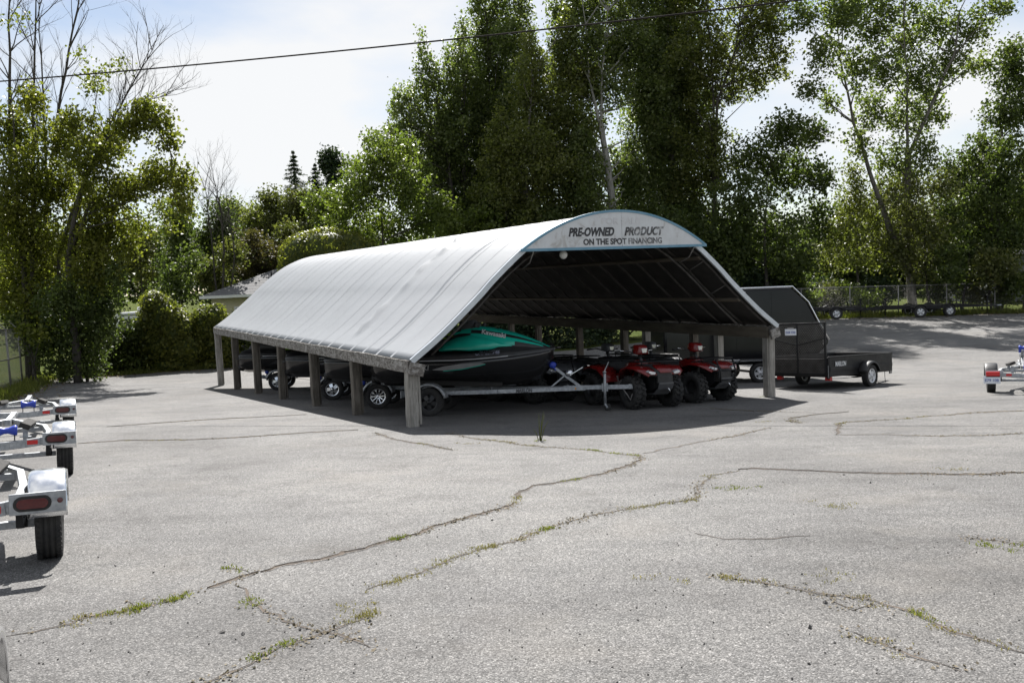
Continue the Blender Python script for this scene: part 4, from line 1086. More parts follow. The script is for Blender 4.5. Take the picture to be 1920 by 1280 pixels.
# ================================================================== OPEN UTILITY TRAILER
def utility_trailer():
    r = empty('utility_trailer'); tag(r, 'black open utility trailer with tall mesh ramp gate at its tail', 'trailer', 'trailers on the open lot')
    Lb, Wb, z0, z1 = 2.87, 1.50, .30, .735
    # origin: near rear bottom corner on the ground, x forward, y to the left
    def side(y, s, nm):
        mb = MB(); mb.box((Lb/2, y, (z0+z1)/2), (Lb, .035, z1-z0)); p = mb.build(nm, 'steel_black', r, .004)
        mb = MB(); mb.box((Lb/2, y-s*.024, z0+.17), (Lb-.02, .014, .09)); mb.build('pressed_rib', 'steel_black', p, .006)
        mb = MB(); mb.box((Lb/2, y, z1+.012), (Lb+.02, .055, .03)); mb.build('top_rail', 'steel_black', p, .006)
        return p
    sp = side(0, 1, 'side_panel'); side(Wb, -1, 'side_panel')
    mb = MB(); mb.box((Lb-.018, Wb/2, (z0+z1)/2), (.035, Wb-.04, z1-z0)); mb.build('front_panel', 'steel_black', r, .004)
    mb = MB(); mb.box((Lb-.018, Wb/2, z1+.012), (.05, Wb-.06, .03)); mb.build('top_rail', 'steel_black', r, .006)
    mb = MB(); mb.box((Lb/2, Wb/2, z0+.02), (Lb-.04, Wb-.04, .035)); mb.build('deck', 'steel_black', r)
    for k in range(7):
        mb = MB(); mb.bar((.1, .12+k*.21, z0+.05), (Lb-.1, .12+k*.21, z0+.05), .19, .025); mb.build('deck_board', 'wood_inner', r, .003)
    mb = MB(); mb.box((-.01, .012, (z0+z1)/2-.02), (.05, .05, z1-z0+.05)); mb.build('corner_post', 'steel_black', r, .004)
    mb = MB(); mb.box((-.01, Wb-.012, (z0+z1)/2-.02), (.05, .05, z1-z0+.05)); mb.build('corner_post', 'steel_black', r, .004)
    mb = MB(); mb.box((-.037, -.004, z0+.12), (.004, .012, .28)); mb.build('latch_strip', 'galvanised', r)
    # lower tailgate and mesh ramp
    mb = MB(); mb.box((-.005, Wb/2, (z0+z1)/2-.02), (.03, Wb-.08, z1-z0-.02)); mb.build('tail_panel', 'steel_black', r, .004)
    gate = MB(); zt = 1.52; x = -.055
    for y in (.045, Wb/2, Wb-.045): gate.bar((x, y, z0+.05), (x, y, zt), .04, .04)
    for z in (z0+.06, zt): gate.bar((x, .025, z), (x, Wb-.025, z), .04, .04)
    gate.bar((x-.005, .05, 1.18), (x-.005, Wb/2, 1.02), .025, .025); gate.bar((x-.005, Wb-.05, 1.18), (x-.005, Wb/2, 1.02), .025, .025)
    g = gate.build('ramp_gate', 'steel_black', r, .003)
    m = MB(); stp = .045; zb, zt2 = z0+.08, zt-.02
    ya, yb = .065, Wb-.065
    for d in (-1, 1):
        k = ya-(zt2-zb)*1.0
        while k < yb+(zt2-zb):
            # line y = k + d*(z-zb)*.6
            pts = []
            za, zc = zb, zt2; y_a, y_c = k, k+d*(zt2-zb)*.6
            if d*(y_c-y_a) > 0:
                def clip(yv): return zb+(yv-k)/(d*.6)
                lo_, hi_ = sorted((clip(ya), clip(yb))); a = max(za, lo_); c = min(zc, hi_)
                if c-a > .02: m.bar((x+.004*d, k+d*(a-zb)*.6, a), (x+.004*d, k+d*(c-zb)*.6, c), .011, .006, (1, 0, 0))
            k += stp
    tag(m.build('wire_mesh', 'hoop_steel', g), kind='stuff')
    pm = MB(); pm.box((x-.035, .90, 1.33), (.006, .30, .15)); pm = pm.build('licence_plate', 'plate_white', g, .003)
    lettering('lettering', 'E55R VX0', .075, 'plate_text', pm, (x-.0395, .90, 1.325), (0, -1, 0), (0, 0, 1), .25, bold=.001)
    mb = MB(); mb.box((x-.04, .90, 1.42), (.02, .16, .018)); mb.build('plate_lamp', 'lamp_clear', g)
    lettering('lettering', 'MARLON', .155, 'decal_white', r, (.45, -.0335, z0+.285), (1, 0, 0), (0, 0, 1), .46, bold=.002, shear=.15)
    wx = 1.55
    for s, y in ((-1, -.13), (1, Wb+.13)):
        add_wheel(r, wx, y, .262, .15, .165, 'white', side=s)
        f = fender_mesh(.345, .22, 15, 165).build('fender', 'plastic_black', r); f.location = (wx, y, .262)
    MB().bar((wx, -.05, .262), (wx, Wb+.05, .262), .05, .05).build('axle', 'steel_black', r)
    for y in (.12, Wb-.12):
        mb = MB()
        for k in range(3): mb.bar((wx-.36+.05*k, y, .235-.0098*k), (wx+.36-.05*k, y, .235-.0098*k), .05, .010)
        mb.build('leaf_spring', 'steel_black', r)
    for y in (.12, Wb-.12): 
        mb = MB(); mb.box((.18, y, z0-.055), (.10, .13, .085)); mb.build('tail_lamp', 'reflector_red', r, .006)
    mb = MB(); mb.bar((Lb-.6, .3, z0-.03), (Lb+1.05, Wb/2, z0-.02), .06, .07); mb.bar((Lb-.6, Wb-.3, z0-.03), (Lb+1.05, Wb/2, z0-.02), .06, .07); mb.build('drawbar', 'steel_black', r)
    mb = MB(); mb.tube([(Lb+.25, .55, .05), (Lb+.25, .55, .62)], .028, 10); mb.lathe([(.001, -.02), (.06, -.02), (.06, .02), (.001, .02)], 14, (Lb+.25, .55, .06)); mb.build('jack', 'steel_black', r)
    mb = MB(); mb.box((Lb-.12, -.03, z0-.02), (.10, .03, .07)); mb.build('side_reflector', 'tube_steel', r)
    mb = MB(); mb.tube([(Lb-.35, .0, z0), (Lb-.36, -.01, z0-.16), (Lb-.34, -.01, z0-.26)], .008, 5); mb.build('tie_chain', 'tube_steel', r)
    return r
ut = utility_trailer()
stand(ut, 7.13, 18.85, 39)

# ================================================================== ENCLOSED TRAILER
def enclosed_trailer():
    r = empty('enclosed_trailer'); tag(r, 'tall glossy black enclosed trailer with sloping nose beyond the right corner post', 'trailer', 'trailers on the open lot')
    Wd = 2.3
    P = [(-2.6, .58), (-2.6, 2.46), (.93, 2.52), (1.36, 2.10), (1.66, 1.52), (1.92, 1.08), (1.93, .98), (1.82, .90), (1.55, .58)]
    hw = Wd/2
    mb = MB(); mb.prism(P, lambda u, v, k: Vector((u, -hw if k == 0 else hw, v))); body = mb.build('body', 'panel_black', r, .07)
    for s in (-1, 1):
        mb = MB(); mb.tube([(P[i][0]+(.0), s*(hw+.004), P[i][1]+.012) for i in (1, 2, 3, 4, 5)], .020, 8); mb.build('edge_trim', 'alloy', r)
        for x in (-1.6, -.62, .36):
            mb = MB(); mb.box((x, s*(hw+.002), 1.5), (.05, .010, 1.82)); mb.build('panel_joint', 'panel_black', r, .003)
        mb = MB(); mb.box((-.45, s*(hw+.004), .60), (4.0, .03, .06)); mb.build('sill', 'alloy', r, .004)
        mb = MB(); mb.lathe([(.001, .02), (.05, .02), (.055, 0)], 14, (.82, 0, 2.28)); o = mb.build('vent_cap', 'plastic_black', r); o.location = (0, s*hw, 0); o.rotation_euler = (0, 0, 0)
        mb = MB(); mb.box((1.78, s*(hw+.006), 1.02), (.10, .012, .12)); mb.build('corner_lamp', 'tube_steel', r, .01)
        add_wheel(r, 0, s*(hw-.08), .265, .16, .165, 'white', side=s)
        mb = MB(); mb.bar((-.55, s*(hw-.08), .63), (.55, s*(hw-.08), .63), .24, .03); mb.bar((.55, s*(hw-.08), .63), (.72, s*(hw-.08), .48), .24, .02); mb.bar((-.55, s*(hw-.08), .63), (-.72, s*(hw-.08), .48), .24, .02); mb.build('fender', 'plastic_black', r)
        mb = MB(); mb.box((.62, s*(hw+.01), .62), (.07, .02, .045)); mb.build('side_marker', 'reflector_red', r)
    mb = MB(); mb.box((-.5, 0, .52), (4.1, 1.7, .09)); mb.build('chassis', 'steel_black', r, .01)
    mb = MB(); mb.bar((1.3, -.6, .52), (2.9, 0, .50), .06, .08); mb.bar((1.3, .6, .52), (2.9, 0, .50), .06, .08); mb.build('drawbar', 'steel_black', r)
    MB().bar((0, -hw+.1, .265), (0, hw-.1, .265), .06, .06).build('axle', 'steel_black', r)
    lettering('lettering', 'INS', .15, 'decal_white', r, (-.52, -hw-.008, 2.36), (1, 0, 0), (0, 0, 1), .30, bold=.005)
    return r
en = enclosed_trailer()
stand(en, 6.53-.1, 22.2+1.05, 6)

# ================================================================== LOW TRAILERS BY THE FAR FENCE
def low_trailer(label, wheel_style='white'):
    r = empty('flat_trailer'); tag(r, label, 'trailer', 'low black trailers by the far fence')
    for s in (-1, 1):
        mb = MB(); mb.bar((-1.9, s*.8, .52), (1.5, s*.8, .52), .08, .10); mb.bar((1.5, s*.8, .52), (3.1, 0, .48), .07, .09); mb.build('side_rail', 'steel_black', r, .005)
        add_wheel(r, -.3, s*1.02, .33, .2, .19, wheel_style, side=s)
        f = fender_mesh(.40, .25, 25, 155).build('fender', 'steel_black', r); f.location = (-.3, s*1.02, .33)
    for x in (-1.9, -1.0, .2, 1.4):
        mb = MB(); mb.bar((x, -.8, .5), (x, .8, .5), .06, .06); mb.build('crossmember', 'steel_black', r)
    mb = MB(); mb.tube([(2.6, .12, .08), (2.6, .12, 1.0)], .035, 8); mb.box((2.6, .12, 1.02), (.12, .14, .10)); mb.bar((2.6, .12, 1.02), (2.35, .12, 1.12), .03, .03); mb.box((2.6, .12, .04), (.22, .22, .04)); mb.build('jack', 'steel_black', r)
    mb = MB(); mb.bar((2.9, 0, .50), (3.35, 0, .50), .07, .07); mb.build('coupler', 'galvanised', r)
    mb = MB(); mb.bar((-.3, -.9, .33), (-.3, .9, .33), .06, .06); mb.build('axle', 'steel_black', r)
    for s in (-1, 1):
        mb = MB(); mb.box((-.2, s*.4, .62), (2.8, .12, .06)); mb.build('bunk', 'carpet_black', r, .01)
    return r
def place_px(t, px, py, heading):
    p = on_ground(px, py); stand(t, p.x, p.y, heading)
lt = low_trailer('low black flat trailer with white wheel by the far right fence'); place_px(lt, 1703, 594, 172)
lt2 = copy_tree(lt); lt2['label'] = 'low black trailer with its tongue jack standing at the far fence end'; place_px(lt2, 1770, 591, 3)
lt3 = copy_tree(lt); lt3['label'] = 'low black trailer lying along the fence behind the enclosed trailer'; place_px(lt3, 1570, 597, -8)
# ================================================================== VEGETATION
def unit(n):
    v = RNG.normal(size=(n, 3)); return v/np.linalg.norm(v, axis=1, keepdims=True)
def blob_leaves(blobs, per, ln0, droop=0.0, tight=.10, shell=.45, up=.35):
    """blobs: (centre, radii, sprigs).  Each sprig is a short twig set with leaves, so crowns come out clumped and gappy"""
    ln = ln0*LEAF; P = []; N = []; U = []
    for c, r, n in blobs:
        n = int(n)
        if n < 1: continue
        d = unit(n); rad = RNG.uniform(0, 1, n)**shell
        cen = np.array(c)+d*rad[:, None]*np.array(r)*RNG.uniform(.85, 1.12, (n, 1))
        ax = d+unit(n)*.7+np.array([0, 0, up-droop]); ax /= np.linalg.norm(ax, axis=1, keepdims=True)
        L = ln*RNG.uniform(1.6, 3.6, n)
        t = RNG.uniform(-.5, .5, (n, per))
        pos = cen[:, None, :]+ax[:, None, :]*(t*L[:, None])[..., None]+RNG.normal(0, tight+ln*.35, (n, per, 3))
        pos[..., 2] -= droop*np.abs(t)*.4
        nn = RNG.normal(size=(n, per, 3))*.8+np.array([0, 0, .55])
        uu = ax[:, None, :]*.6+RNG.normal(size=(n, per, 3))*.7+np.array([0, 0, -.35])
        P.append(pos.reshape(-1, 3)); N.append(nn.reshape(-1, 3)); U.append(uu.reshape(-1, 3))
    P = np.concatenate(P); N = np.concatenate(N); U = np.concatenate(U)
    N /= np.linalg.norm(N, axis=1, keepdims=True)+1e-9
    k = len(P); l = ln*RNG.uniform(.65, 1.3, k)
    return P, N, U, l, l*RNG.uniform(.65, .95, k)
def crown_obj(name, blobs, per, ln, mat, parent, base, **k):
    P, N, U, l, w = blob_leaves(blobs, per, ln, **k)
    return link(name, leaf_mesh(name, P-np.array(base), N, U, l, w, mat), parent)
def wobble(a, b, n, amp, rnd):
    a, b = Vector(a), Vector(b); L = (b-a).length; out = []
    for i in range(n+1):
        t = i/n; j = amp*L*math.sin(math.pi*t)
        out.append(a.lerp(b, t)+Vector((rnd.uniform(-1, 1), rnd.uniform(-1, 1), rnd.uniform(-.4, .4)))*j*.5)
    return out
def limb(mb, a, b, r0, r1, rnd, n=6, amp=.06, sides=7):
    pts = wobble(a, b, n, amp, rnd); mb.tube(pts, [r0+(r1-r0)*i/n for i in range(n+1)], sides); return pts
def bare_twigs(mb, a, d, L, r, depth, rnd, gravity=.0):
    n = 4; pts = [Vector(a)]; dd = Vector(d).normalized()
    for i in range(n):
        dd = (dd+Vector((rnd.uniform(-1, 1), rnd.uniform(-1, 1), rnd.uniform(-.6, .9)))*.16).normalized(); pts.append(pts[-1]+dd*L/n)
    mb.tube(pts, [r*(1-.6*i/n) for i in range(n+1)], 5 if depth > 1 else 3, caps=False)
    if depth <= 0: return
    for k in range(3 if depth > 1 else 4):
        i = rnd.randint(1, n); nd = (dd+Vector((rnd.uniform(-1, 1), rnd.uniform(-1, 1), rnd.uniform(-.3, .8)))*.9).normalized()
        bare_twigs(mb, pts[i], nd, L*rnd.uniform(.45, .72), r*.45, depth-1, rnd)
DENS, LEAF = 4.8, 1.02
def Bp(px, py, rx, ry, Y, dens=5.0, deep=.8):
    """a crown lobe seen at px, py (photo pixels), Y metres away; dens = sprigs per square metre of its face"""
    s = Y/FPX; c = at(px, py, Y); a, b = rx*s, ry*s
    return (tuple(c), (a, max(.5, a*deep), b), max(3, DENS*dens*math.pi*a*b))
def plume(x0, y0, x1, y1, hw, Y, dens=5.0, k=8, seed=0):
    """upright poplar plume from (x0, y0) at its foot to (x1, y1) at its tip"""
    r = random.Random(seed+int(x0*7+x1)); out = []
    for i in range(k):
        t = (i+.5)/k; w = hw*(.45+.75*math.sin(math.pi*min(1, t*.85+.18)))*(1 if t < .75 else (1-t)/.25*.75+.25)
        x = x0+(x1-x0)*t+r.uniform(-.22, .22)*hw; y = y0+(y1-y0)*t
        out.append(Bp(x, y, w, abs(y1-y0)/k*.85, Y+r.uniform(-.9, .9), dens))
        if r.random() < .8:
            sd = r.choice((-1, 1)); out.append(Bp(x+sd*w*.85, y+r.uniform(-8, 8), w*.5, abs(y1-y0)/k*.62, Y+r.uniform(-1.5, 1.5), dens*.9))
    return out
def tree(label, px, Y, blobs, leaf, ln, per=9, bark='bark_grey', r=.2, trunks=None, seed=1, group=None, limbs=True, name='tree', **k):
    rnd = random.Random(seed)
    b = at(px, 540, Y); base = Vector((b.x, b.y, gz(b.x, b.y)))
    root = empty(name, base); tag(root, label, 'tree', group)
    mb = MB()
    if trunks is None:
        zt = max(c[2]+rr[2]*.3 for c, rr, n in blobs); cx = sum(c[0]*n for c, rr, n in blobs)/sum(n for c, rr, n in blobs)
        zt = base.z+(zt-base.z)*.8; trunks = [[(0, 0, -.2), ((cx-base.x)*.5+rnd.uniform(-.4, .4), rnd.uniform(-.3, .3), (zt-base.z)*.5), ((cx-base.x)+rnd.uniform(-.5, .5), 0, zt-base.z)]]; r *= .8
    else:
        trunks = [[(0, 0, -.2)]+[tuple(at(x, y, Y)-base) for x, y in T] for T in trunks]
    spine = []
    for ti, T in enumerate(trunks):
        r0 = r if ti == 0 else r*.75; pts = []
        for a, c in zip(T[:-1], T[1:]): pts += wobble(a, c, 4, .03, rnd)[:-1]
        pts.append(Vector(T[-1])); m = len(pts)
        mb.tube(pts, [r0*(1-i/(m-1))**1.25*.9+.012 for i in range(m)], 9); spine += pts
    if limbs:
        for c, rr, n in blobs:
            c2 = Vector(c)-base
            cand = [p for p in spine if p.z < c2.z-.1*abs(c2.z)] or [spine[0]]
            p = min(cand, key=lambda q: (q-c2).length+abs(q.z-(c2.z-1.2))*.5)
            limb(mb, p, c2, max(.02, r*.18), .008, rnd, 5, .10, 5)
    mb.build('trunk', bark, root)
    crown_obj('crown', blobs, per, ln, leaf, root, base, **k)
    return root

# -------- far wood behind everything (reads as one mass)
fb = []
for px, py, rx, ry in [(150, 520, 120, 90), (290, 500, 80, 80), (420, 500, 90, 80), (560, 490, 90, 70), (700, 500, 90, 80), (840, 490, 90, 80), (980, 480, 90, 90), (1110, 480, 90, 90), (1240, 490, 90, 90), (1370, 480, 90, 90), (1500, 470, 80, 60), (1620, 470, 80, 60), (1730, 460, 80, 70), (1850, 440, 80, 80), (1960, 430, 80, 90), (40, 500, 90, 120), (-80, 480, 90, 130), (1480, 545, 70, 26), (1590, 540, 70, 26), (1700, 535, 70, 26), (1810, 530, 70, 26), (1920, 520, 70, 30), (1420, 500, 80, 60), (1560, 500, 80, 50), (1680, 500, 80, 50), (1790, 490, 80, 50)]:
    fb.append(Bp(px, py, rx, ry, 84+RNG.uniform(-5, 5), 2.0, .6))
P, N, U_, l, w = blob_leaves(fb, 8, .42)
tag(link('far_woodland', leaf_mesh('far_woodland', P, N, U_, l, w, 'leaf_dark')), 'dark distant woodland closing the view behind the trees', 'woodland', kind='stuff')

# -------- poplars behind the shelter
GP = 'tall poplars behind the shelter'
tree('slender poplar with pointed tips at the left end of the poplar row', 838, 53, plume(800, 430, 792, 72, 40, 53)+plume(770, 360, 748, 160, 26, 52)+plume(840, 430, 838, 190, 30, 54), 'leaf_poplar', .17, 10, 'bark_dark', .22, [[(850, 400), (835, 250), (800, 100)]], 21, GP, name='poplar_tree')
tree('poplar second from the left with a tall double tip', 872, 54, plume(862, 440, 868, 45, 44, 54)+plume(900, 440, 905, 130, 34, 55)+plume(840, 330, 842, 92, 22, 53), 'leaf_poplar', .17, 10, 'bark_dark', .22, [[(870, 350), (866, 90)]], 22, GP, name='poplar_tree')
tree('dense poplar rising out of the picture left of the sign', 925, 56, plume(915, 440, 895, -60, 42, 56)+plume(950, 440, 940, -120, 40, 57)+plume(985, 440, 975, -80, 40, 55), 'leaf_poplar', .17, 10, 'bark_dark', .25, [[(925, 300), (905, -40)]], 23, GP, name='poplar_tree')
tree('light green poplar in front of the darker ones above the shelter ridge', 985, 50, plume(985, 430, 1000, 60, 55, 50, 5.5)+plume(940, 440, 930, 200, 40, 50)+plume(1050, 430, 1060, 20, 50, 51), 'leaf_poplar_light', .16, 10, 'bark_grey', .2, [[(985, 300), (1000, 100)]], 24, GP, name='poplar_tree')
tree('big pale-trunked poplar forking above the sign', 1145, 51, plume(1090, 400, 1075, -160, 45, 52)+plume(1150, 190, 1150, -200, 52, 52)+plume(1200, 420, 1210, -160, 52, 53)+plume(1100, 430, 1090, 230, 40, 50)+plume(1185, 440, 1180, 270, 42, 52), 'leaf_poplar', .17, 10, 'bark_pale', .34, [[(1148, 385), (1138, 300), (1125, 235), (1105, 150), (1085, -60)], [(1148, 385), (1140, 300), (1127, 225), (1130, 120), (1150, -80)]], 25, GP, name='poplar_tree')
tree('dark poplar right of the sign leaning slightly', 1262, 54, plume(1245, 440, 1235, -160, 45, 54)+plume(1285, 430, 1280, -120, 42, 55)+plume(1230, 300, 1225, 60, 30, 53), 'leaf_poplar', .17, 10, 'bark_grey', .25, [[(1260, 300), (1250, 80), (1262, -60)]], 26, GP, name='poplar_tree')
tree('straight-trunked poplar with an open crown right of the sign', 1338, 52, plume(1325, 200, 1300, -140, 45, 52, 4)+plume(1390, 180, 1410, -130, 45, 53, 4)+plume(1440, 150, 1455, -60, 32, 52, 3.4)+plume(1350, 360, 1340, 210, 30, 52, 3.5)+plume(1300, 420, 1300, 180, 38, 53, 5), 'leaf_poplar_light', .17, 10, 'bark_dark', .24, [[(1340, 420), (1338, 200), (1325, -40)], [(1340, 420), (1345, 190), (1380, 90), (1400, -60)]], 27, GP, name='poplar_tree')
# -------- right-hand trees
GR = 'trees along the right side of the lot'
rb = [(1420, 300, 50, 55), (1470, 245, 45, 40), (1520, 250, 38, 30), (1390, 380, 60, 60), (1480, 330, 60, 50), (1440, 440, 70, 50), (1540, 330, 32, 34), (1350, 460, 55, 50), (1530, 410, 38, 46)]
tree('dark rounded tree between the open poplar and the two-stemmed one', 1440, 49, [Bp(x, y, a, b, 49+RNG.uniform(-2, 2), 5.2) for x, y, a, b in rb], 'leaf_dark', .19, 10, 'bark_dark', .2, None, 31, GR)
rb = [(1505, 30, 40, 34), (1545, 100, 40, 40), (1580, 30, 40, 40), (1610, 130, 38, 50), (1645, 40, 40, 50), (1520, 170, 30, 24), (1555, 190, 18, 26), (1660, 130, 35, 50), (1700, 60, 40, 60), (1755, 40, 45, 45), (1720, 150, 42, 50), (1775, 120, 40, 45), (1820, 60, 38, 40), (1865, 15, 42, 28), (1830, 120, 26, 26), (1690, 220, 45, 40), (1630, 210, 34, 44), (1745, 210, 36, 40), (1610, 270, 26, 34), (1670, 300, 40, 40), (1730, 290, 34, 40), (1600, 20, 60, 40), (1700, -60, 140, 60), (1560, -40, 70, 50)]
tree('tall open tree with two crossing trunks by the far right fence', 1712, 50, [Bp(x, y, a, b, 50+RNG.uniform(-2.5, 2.5), 4.3) for x, y, a, b in rb], 'leaf_poplar', .18, 10, 'bark_grey', .30, [[(1708, 520), (1668, 430), (1640, 350), (1600, 230), (1575, 110), (1560, -60)], [(1702, 480), (1700, 300), (1702, 150), (1690, -80)], [(1702, 480), (1704, 290), (1745, 200), (1790, 100), (1800, 20), (1830, -40)]], 32, GR)
rb = [(1900, 130, 50, 60), (1880, 210, 40, 40), (1935, 200, 50, 60), (1850, 280, 45, 40), (1900, 300, 50, 50), (1800, 330, 50, 50), (1850, 370, 60, 50), (1920, 380, 60, 60), (1780, 400, 50, 45), (1830, 440, 60, 40), (1910, 450, 55, 35)]
tree('broad dark tree filling the right edge of the picture', 1872, 52, [Bp(x, y, a, b, 52+RNG.uniform(-2, 2), 5.0) for x, y, a, b in rb], 'leaf_dark', .19, 10, 'bark_dark', .3, [[(1868, 480), (1872, 300), (1890, 140)]], 33, GR)
rb = [(1700, 390, 50, 50), (1740, 440, 50, 40), (1760, 350, 40, 40), (1690, 460, 40, 40), (1730, 500, 45, 34)]
tree('leafy green tree growing round the leaning trunk base', 1745, 49.5, [Bp(x, y, a, b, 49.5, 5.0) for x, y, a, b in rb], 'leaf_olive', .17, 10, 'bark_dark', .12, None, 34, GR)
rb = [(1600, 380, 40, 46), (1570, 440, 45, 44), (1640, 430, 40, 44), (1610, 480, 60, 34), (1600, 330, 24, 26)]
tree('yellow-green young tree left of the crossing trunks', 1610, 51, [Bp(x, y, a, b, 51, 5.0) for x, y, a, b in rb], 'leaf_poplar_light', .16, 10, 'bark_dark', .12, None, 35, GR)
rb = [(1600, 420, 50, 50), (1660, 380, 50, 50), (1640, 470, 60, 40), (1720, 430, 60, 50), (1780, 460, 60, 50), (1840, 410, 60, 60), (1900, 420, 50, 60), (1560, 480, 50, 40), (1830, 330, 50, 40), (1890, 350, 50, 50), (1700, 340, 40, 34)]
tree('broad green tree filling the gap behind the crossing trunks', 1760, 56, [Bp(x, y, a, b, 56+RNG.uniform(-2, 2), 4.6) for x, y, a, b in rb], 'leaf_olive', .19, 10, 'bark_dark', .2, None, 36, GR)
US = [(880, 415, 60, 40, 'leaf_bright', 'low green tree behind the shelter ridge, left of the sign'), (1000, 430, 70, 50, 'leaf_dark', 'dark low tree right behind the left of the sign'), (1130, 440, 80, 60, 'leaf_dark', 'dark low tree hidden behind the sign'),
      (1270, 440, 70, 60, 'leaf_dark', 'dark low tree just right of the sign'), (1370, 480, 70, 60, 'leaf_dark', 'dark low tree behind the shelter right corner'), (1470, 500, 60, 50, 'leaf_dark', 'dark low tree above the black enclosed trailer'), (1860, 500, 60, 44, 'leaf_olive', 'olive green low tree near the grey house on the right'), (1800, 490, 50, 40, 'leaf_dark', 'dark low tree right of the crossing trunks'), (1920, 520, 50, 34, 'leaf_dark', 'dark low tree at the right picture edge')]
for i, (x, y, a, b, m, lb) in enumerate(US):
    bl = [Bp(x+RNG.uniform(-.6, .6)*a, y+RNG.uniform(-.5, .7)*b, a*.6, b*.6, 50+RNG.uniform(-2, 2), 5) for _ in range(6)]
    tree(lb, x, 50, bl, m, .2, 9, 'bark_dark', .12, None, 41+i, 'low trees under the poplars')

# -------- trees beyond the left back of the lot
GL = 'trees beyond the back left of the lot'
rb = [(720, 300, 50, 60), (690, 350, 60, 60), (760, 360, 50, 55), (650, 400, 50, 50), (720, 420, 70, 50), (800, 410, 40, 40), (670, 320, 26, 30), (835, 400, 30, 36), (700, 260, 26, 22), (760, 285, 26, 34), (790, 340, 28, 36)]
tree('bright green bushy tree left of the first poplar', 715, 45, [Bp(x, y, a, b, 45+RNG.uniform(-2, 2), 5.2) for x, y, a, b in rb], 'leaf_bright', .17, 10, 'bark_dark', .18, None, 51, GL)
MT = [(620, 380, 50, 60, 57, 'leaf_bright', 'soft green tree behind the vine mound'), (560, 395, 45, 50, 60, 'leaf_olive', 'olive tree at the foot of the pointed spruce'), (500, 400, 50, 55, 60, 'leaf_olive', 'rounded olive tree left of the pointed spruce'), (455, 420, 50, 60, 62, 'leaf_poplar_light', 'yellowish green tree behind the bare grey twigs'),
      (390, 440, 55, 70, 58, 'leaf_dark', 'grey green tree among bare twigs'), (320, 440, 45, 80, 56, 'leaf_dark', 'tall dark tree behind the vine-draped branch'), (500, 470, 60, 45, 55, 'leaf_brown', 'brownish fading tree above the bungalow roof'), (420, 500, 55, 50, 52, 'leaf_olive', 'olive shrubby tree left of the bungalow'), (330, 510, 50, 50, 50, 'leaf_dark', 'dark shrubby tree above the vine hedge'),
      (650, 470, 60, 40, 54, 'leaf_dark', 'dark tree between vine mound and bright tree'), (250, 480, 50, 60, 52, 'leaf_olive', 'olive tree beside the left vine trees'), (560, 450, 50, 40, 56, 'leaf_olive', 'small olive tree behind the vine mound edge')]
for i, (x, y, a, b, Y, m, lb) in enumerate(MT):
    r_ = random.Random(i+900)
    bl = [Bp(x+r_.uniform(-.65, .65)*a, y+r_.uniform(-.65, .9)*b, a*.55, b*.5, Y+r_.uniform(-1.5, 1.5), 4.6) for _ in range(7)]
    tree(lb, x, Y, bl, m, .19, 9, 'bark_dark', .14, None, 60+i, GL)
def conifer(label, px, ytop, ybot, wpx, Y, seed, layers=15, spruce=True):
    rnd = random.Random(seed); t = at(px, ytop, Y); base = Vector((t.x, t.y, gz(t.x, t.y)))
    root = empty('conifer_tree', base); tag(root, label, 'tree', GL)
    MB().tube([(0, 0, -.2), (0, 0, (t.z-base.z)*.5), (0, 0, t.z-base.z)], [.28, .16, .02], 8).build('trunk', 'bark_dark', root)
    zb = at(px, ybot, Y).z; R = wpx*Y/FPX/2; P = []; N = []; U = []; ln = []
    for k in range(layers):
        f = (k+.3)/layers; z = t.z-(t.z-zb)*f; rad = 2.0*R*(f**.95)*rnd.uniform(.7, 1.2)
        for j in range(8):
            a = rnd.uniform(0, 6.28); rr = rad*rnd.uniform(.7, 1.1); d = np.array([math.cos(a), math.sin(a), 0])
            m = int(34+70*f)
            s = RNG.uniform(.05, 1, m)
            p = np.array([t.x, t.y, z])+d*(s*rr)[:, None]+RNG.normal(0, .05+.05*f, (m, 3)); p[:, 2] -= s*rr*.38-.25*(s**3)*rr*.5
            P.append(p); U.append(d+RNG.normal(0, .5, (m, 3))); N.append(RNG.normal(0, .6, (m, 3))+np.array([0, 0, 1])); ln.append(RNG.uniform(.11, .24, m))
    P = np.concatenate(P); N = np.concatenate(N); N /= np.linalg.norm(N, axis=1, keepdims=True); U = np.concatenate(U); ln = np.concatenate(ln)
    link('crown', leaf_mesh('crown', P-np.array(base), N, U, ln, ln*.38, 'leaf_conifer_and_shaded_brush'), root)
conifer('pointed dark spruce rising above the left tree line', 549, 284, 430, 62, 72, 1, 20)
conifer('shorter dark spruce right of the pointed one', 590, 308, 430, 56, 74, 2, 18)
rb = [(618, 295, 20, 16), (612, 315, 18, 14), (630, 322, 15, 13), (622, 345, 16, 14), (640, 305, 9, 10)]
tree('bare-stemmed pine with a small tufted top by the spruces', 625, 62, [Bp(x, y, a, b, 62, 9) for x, y, a, b in rb], 'leaf_conifer_and_shaded_brush', .20, 12, 'bark_grey', .18, [[(634, 420), (626, 350), (618, 290)]], 71, GL)
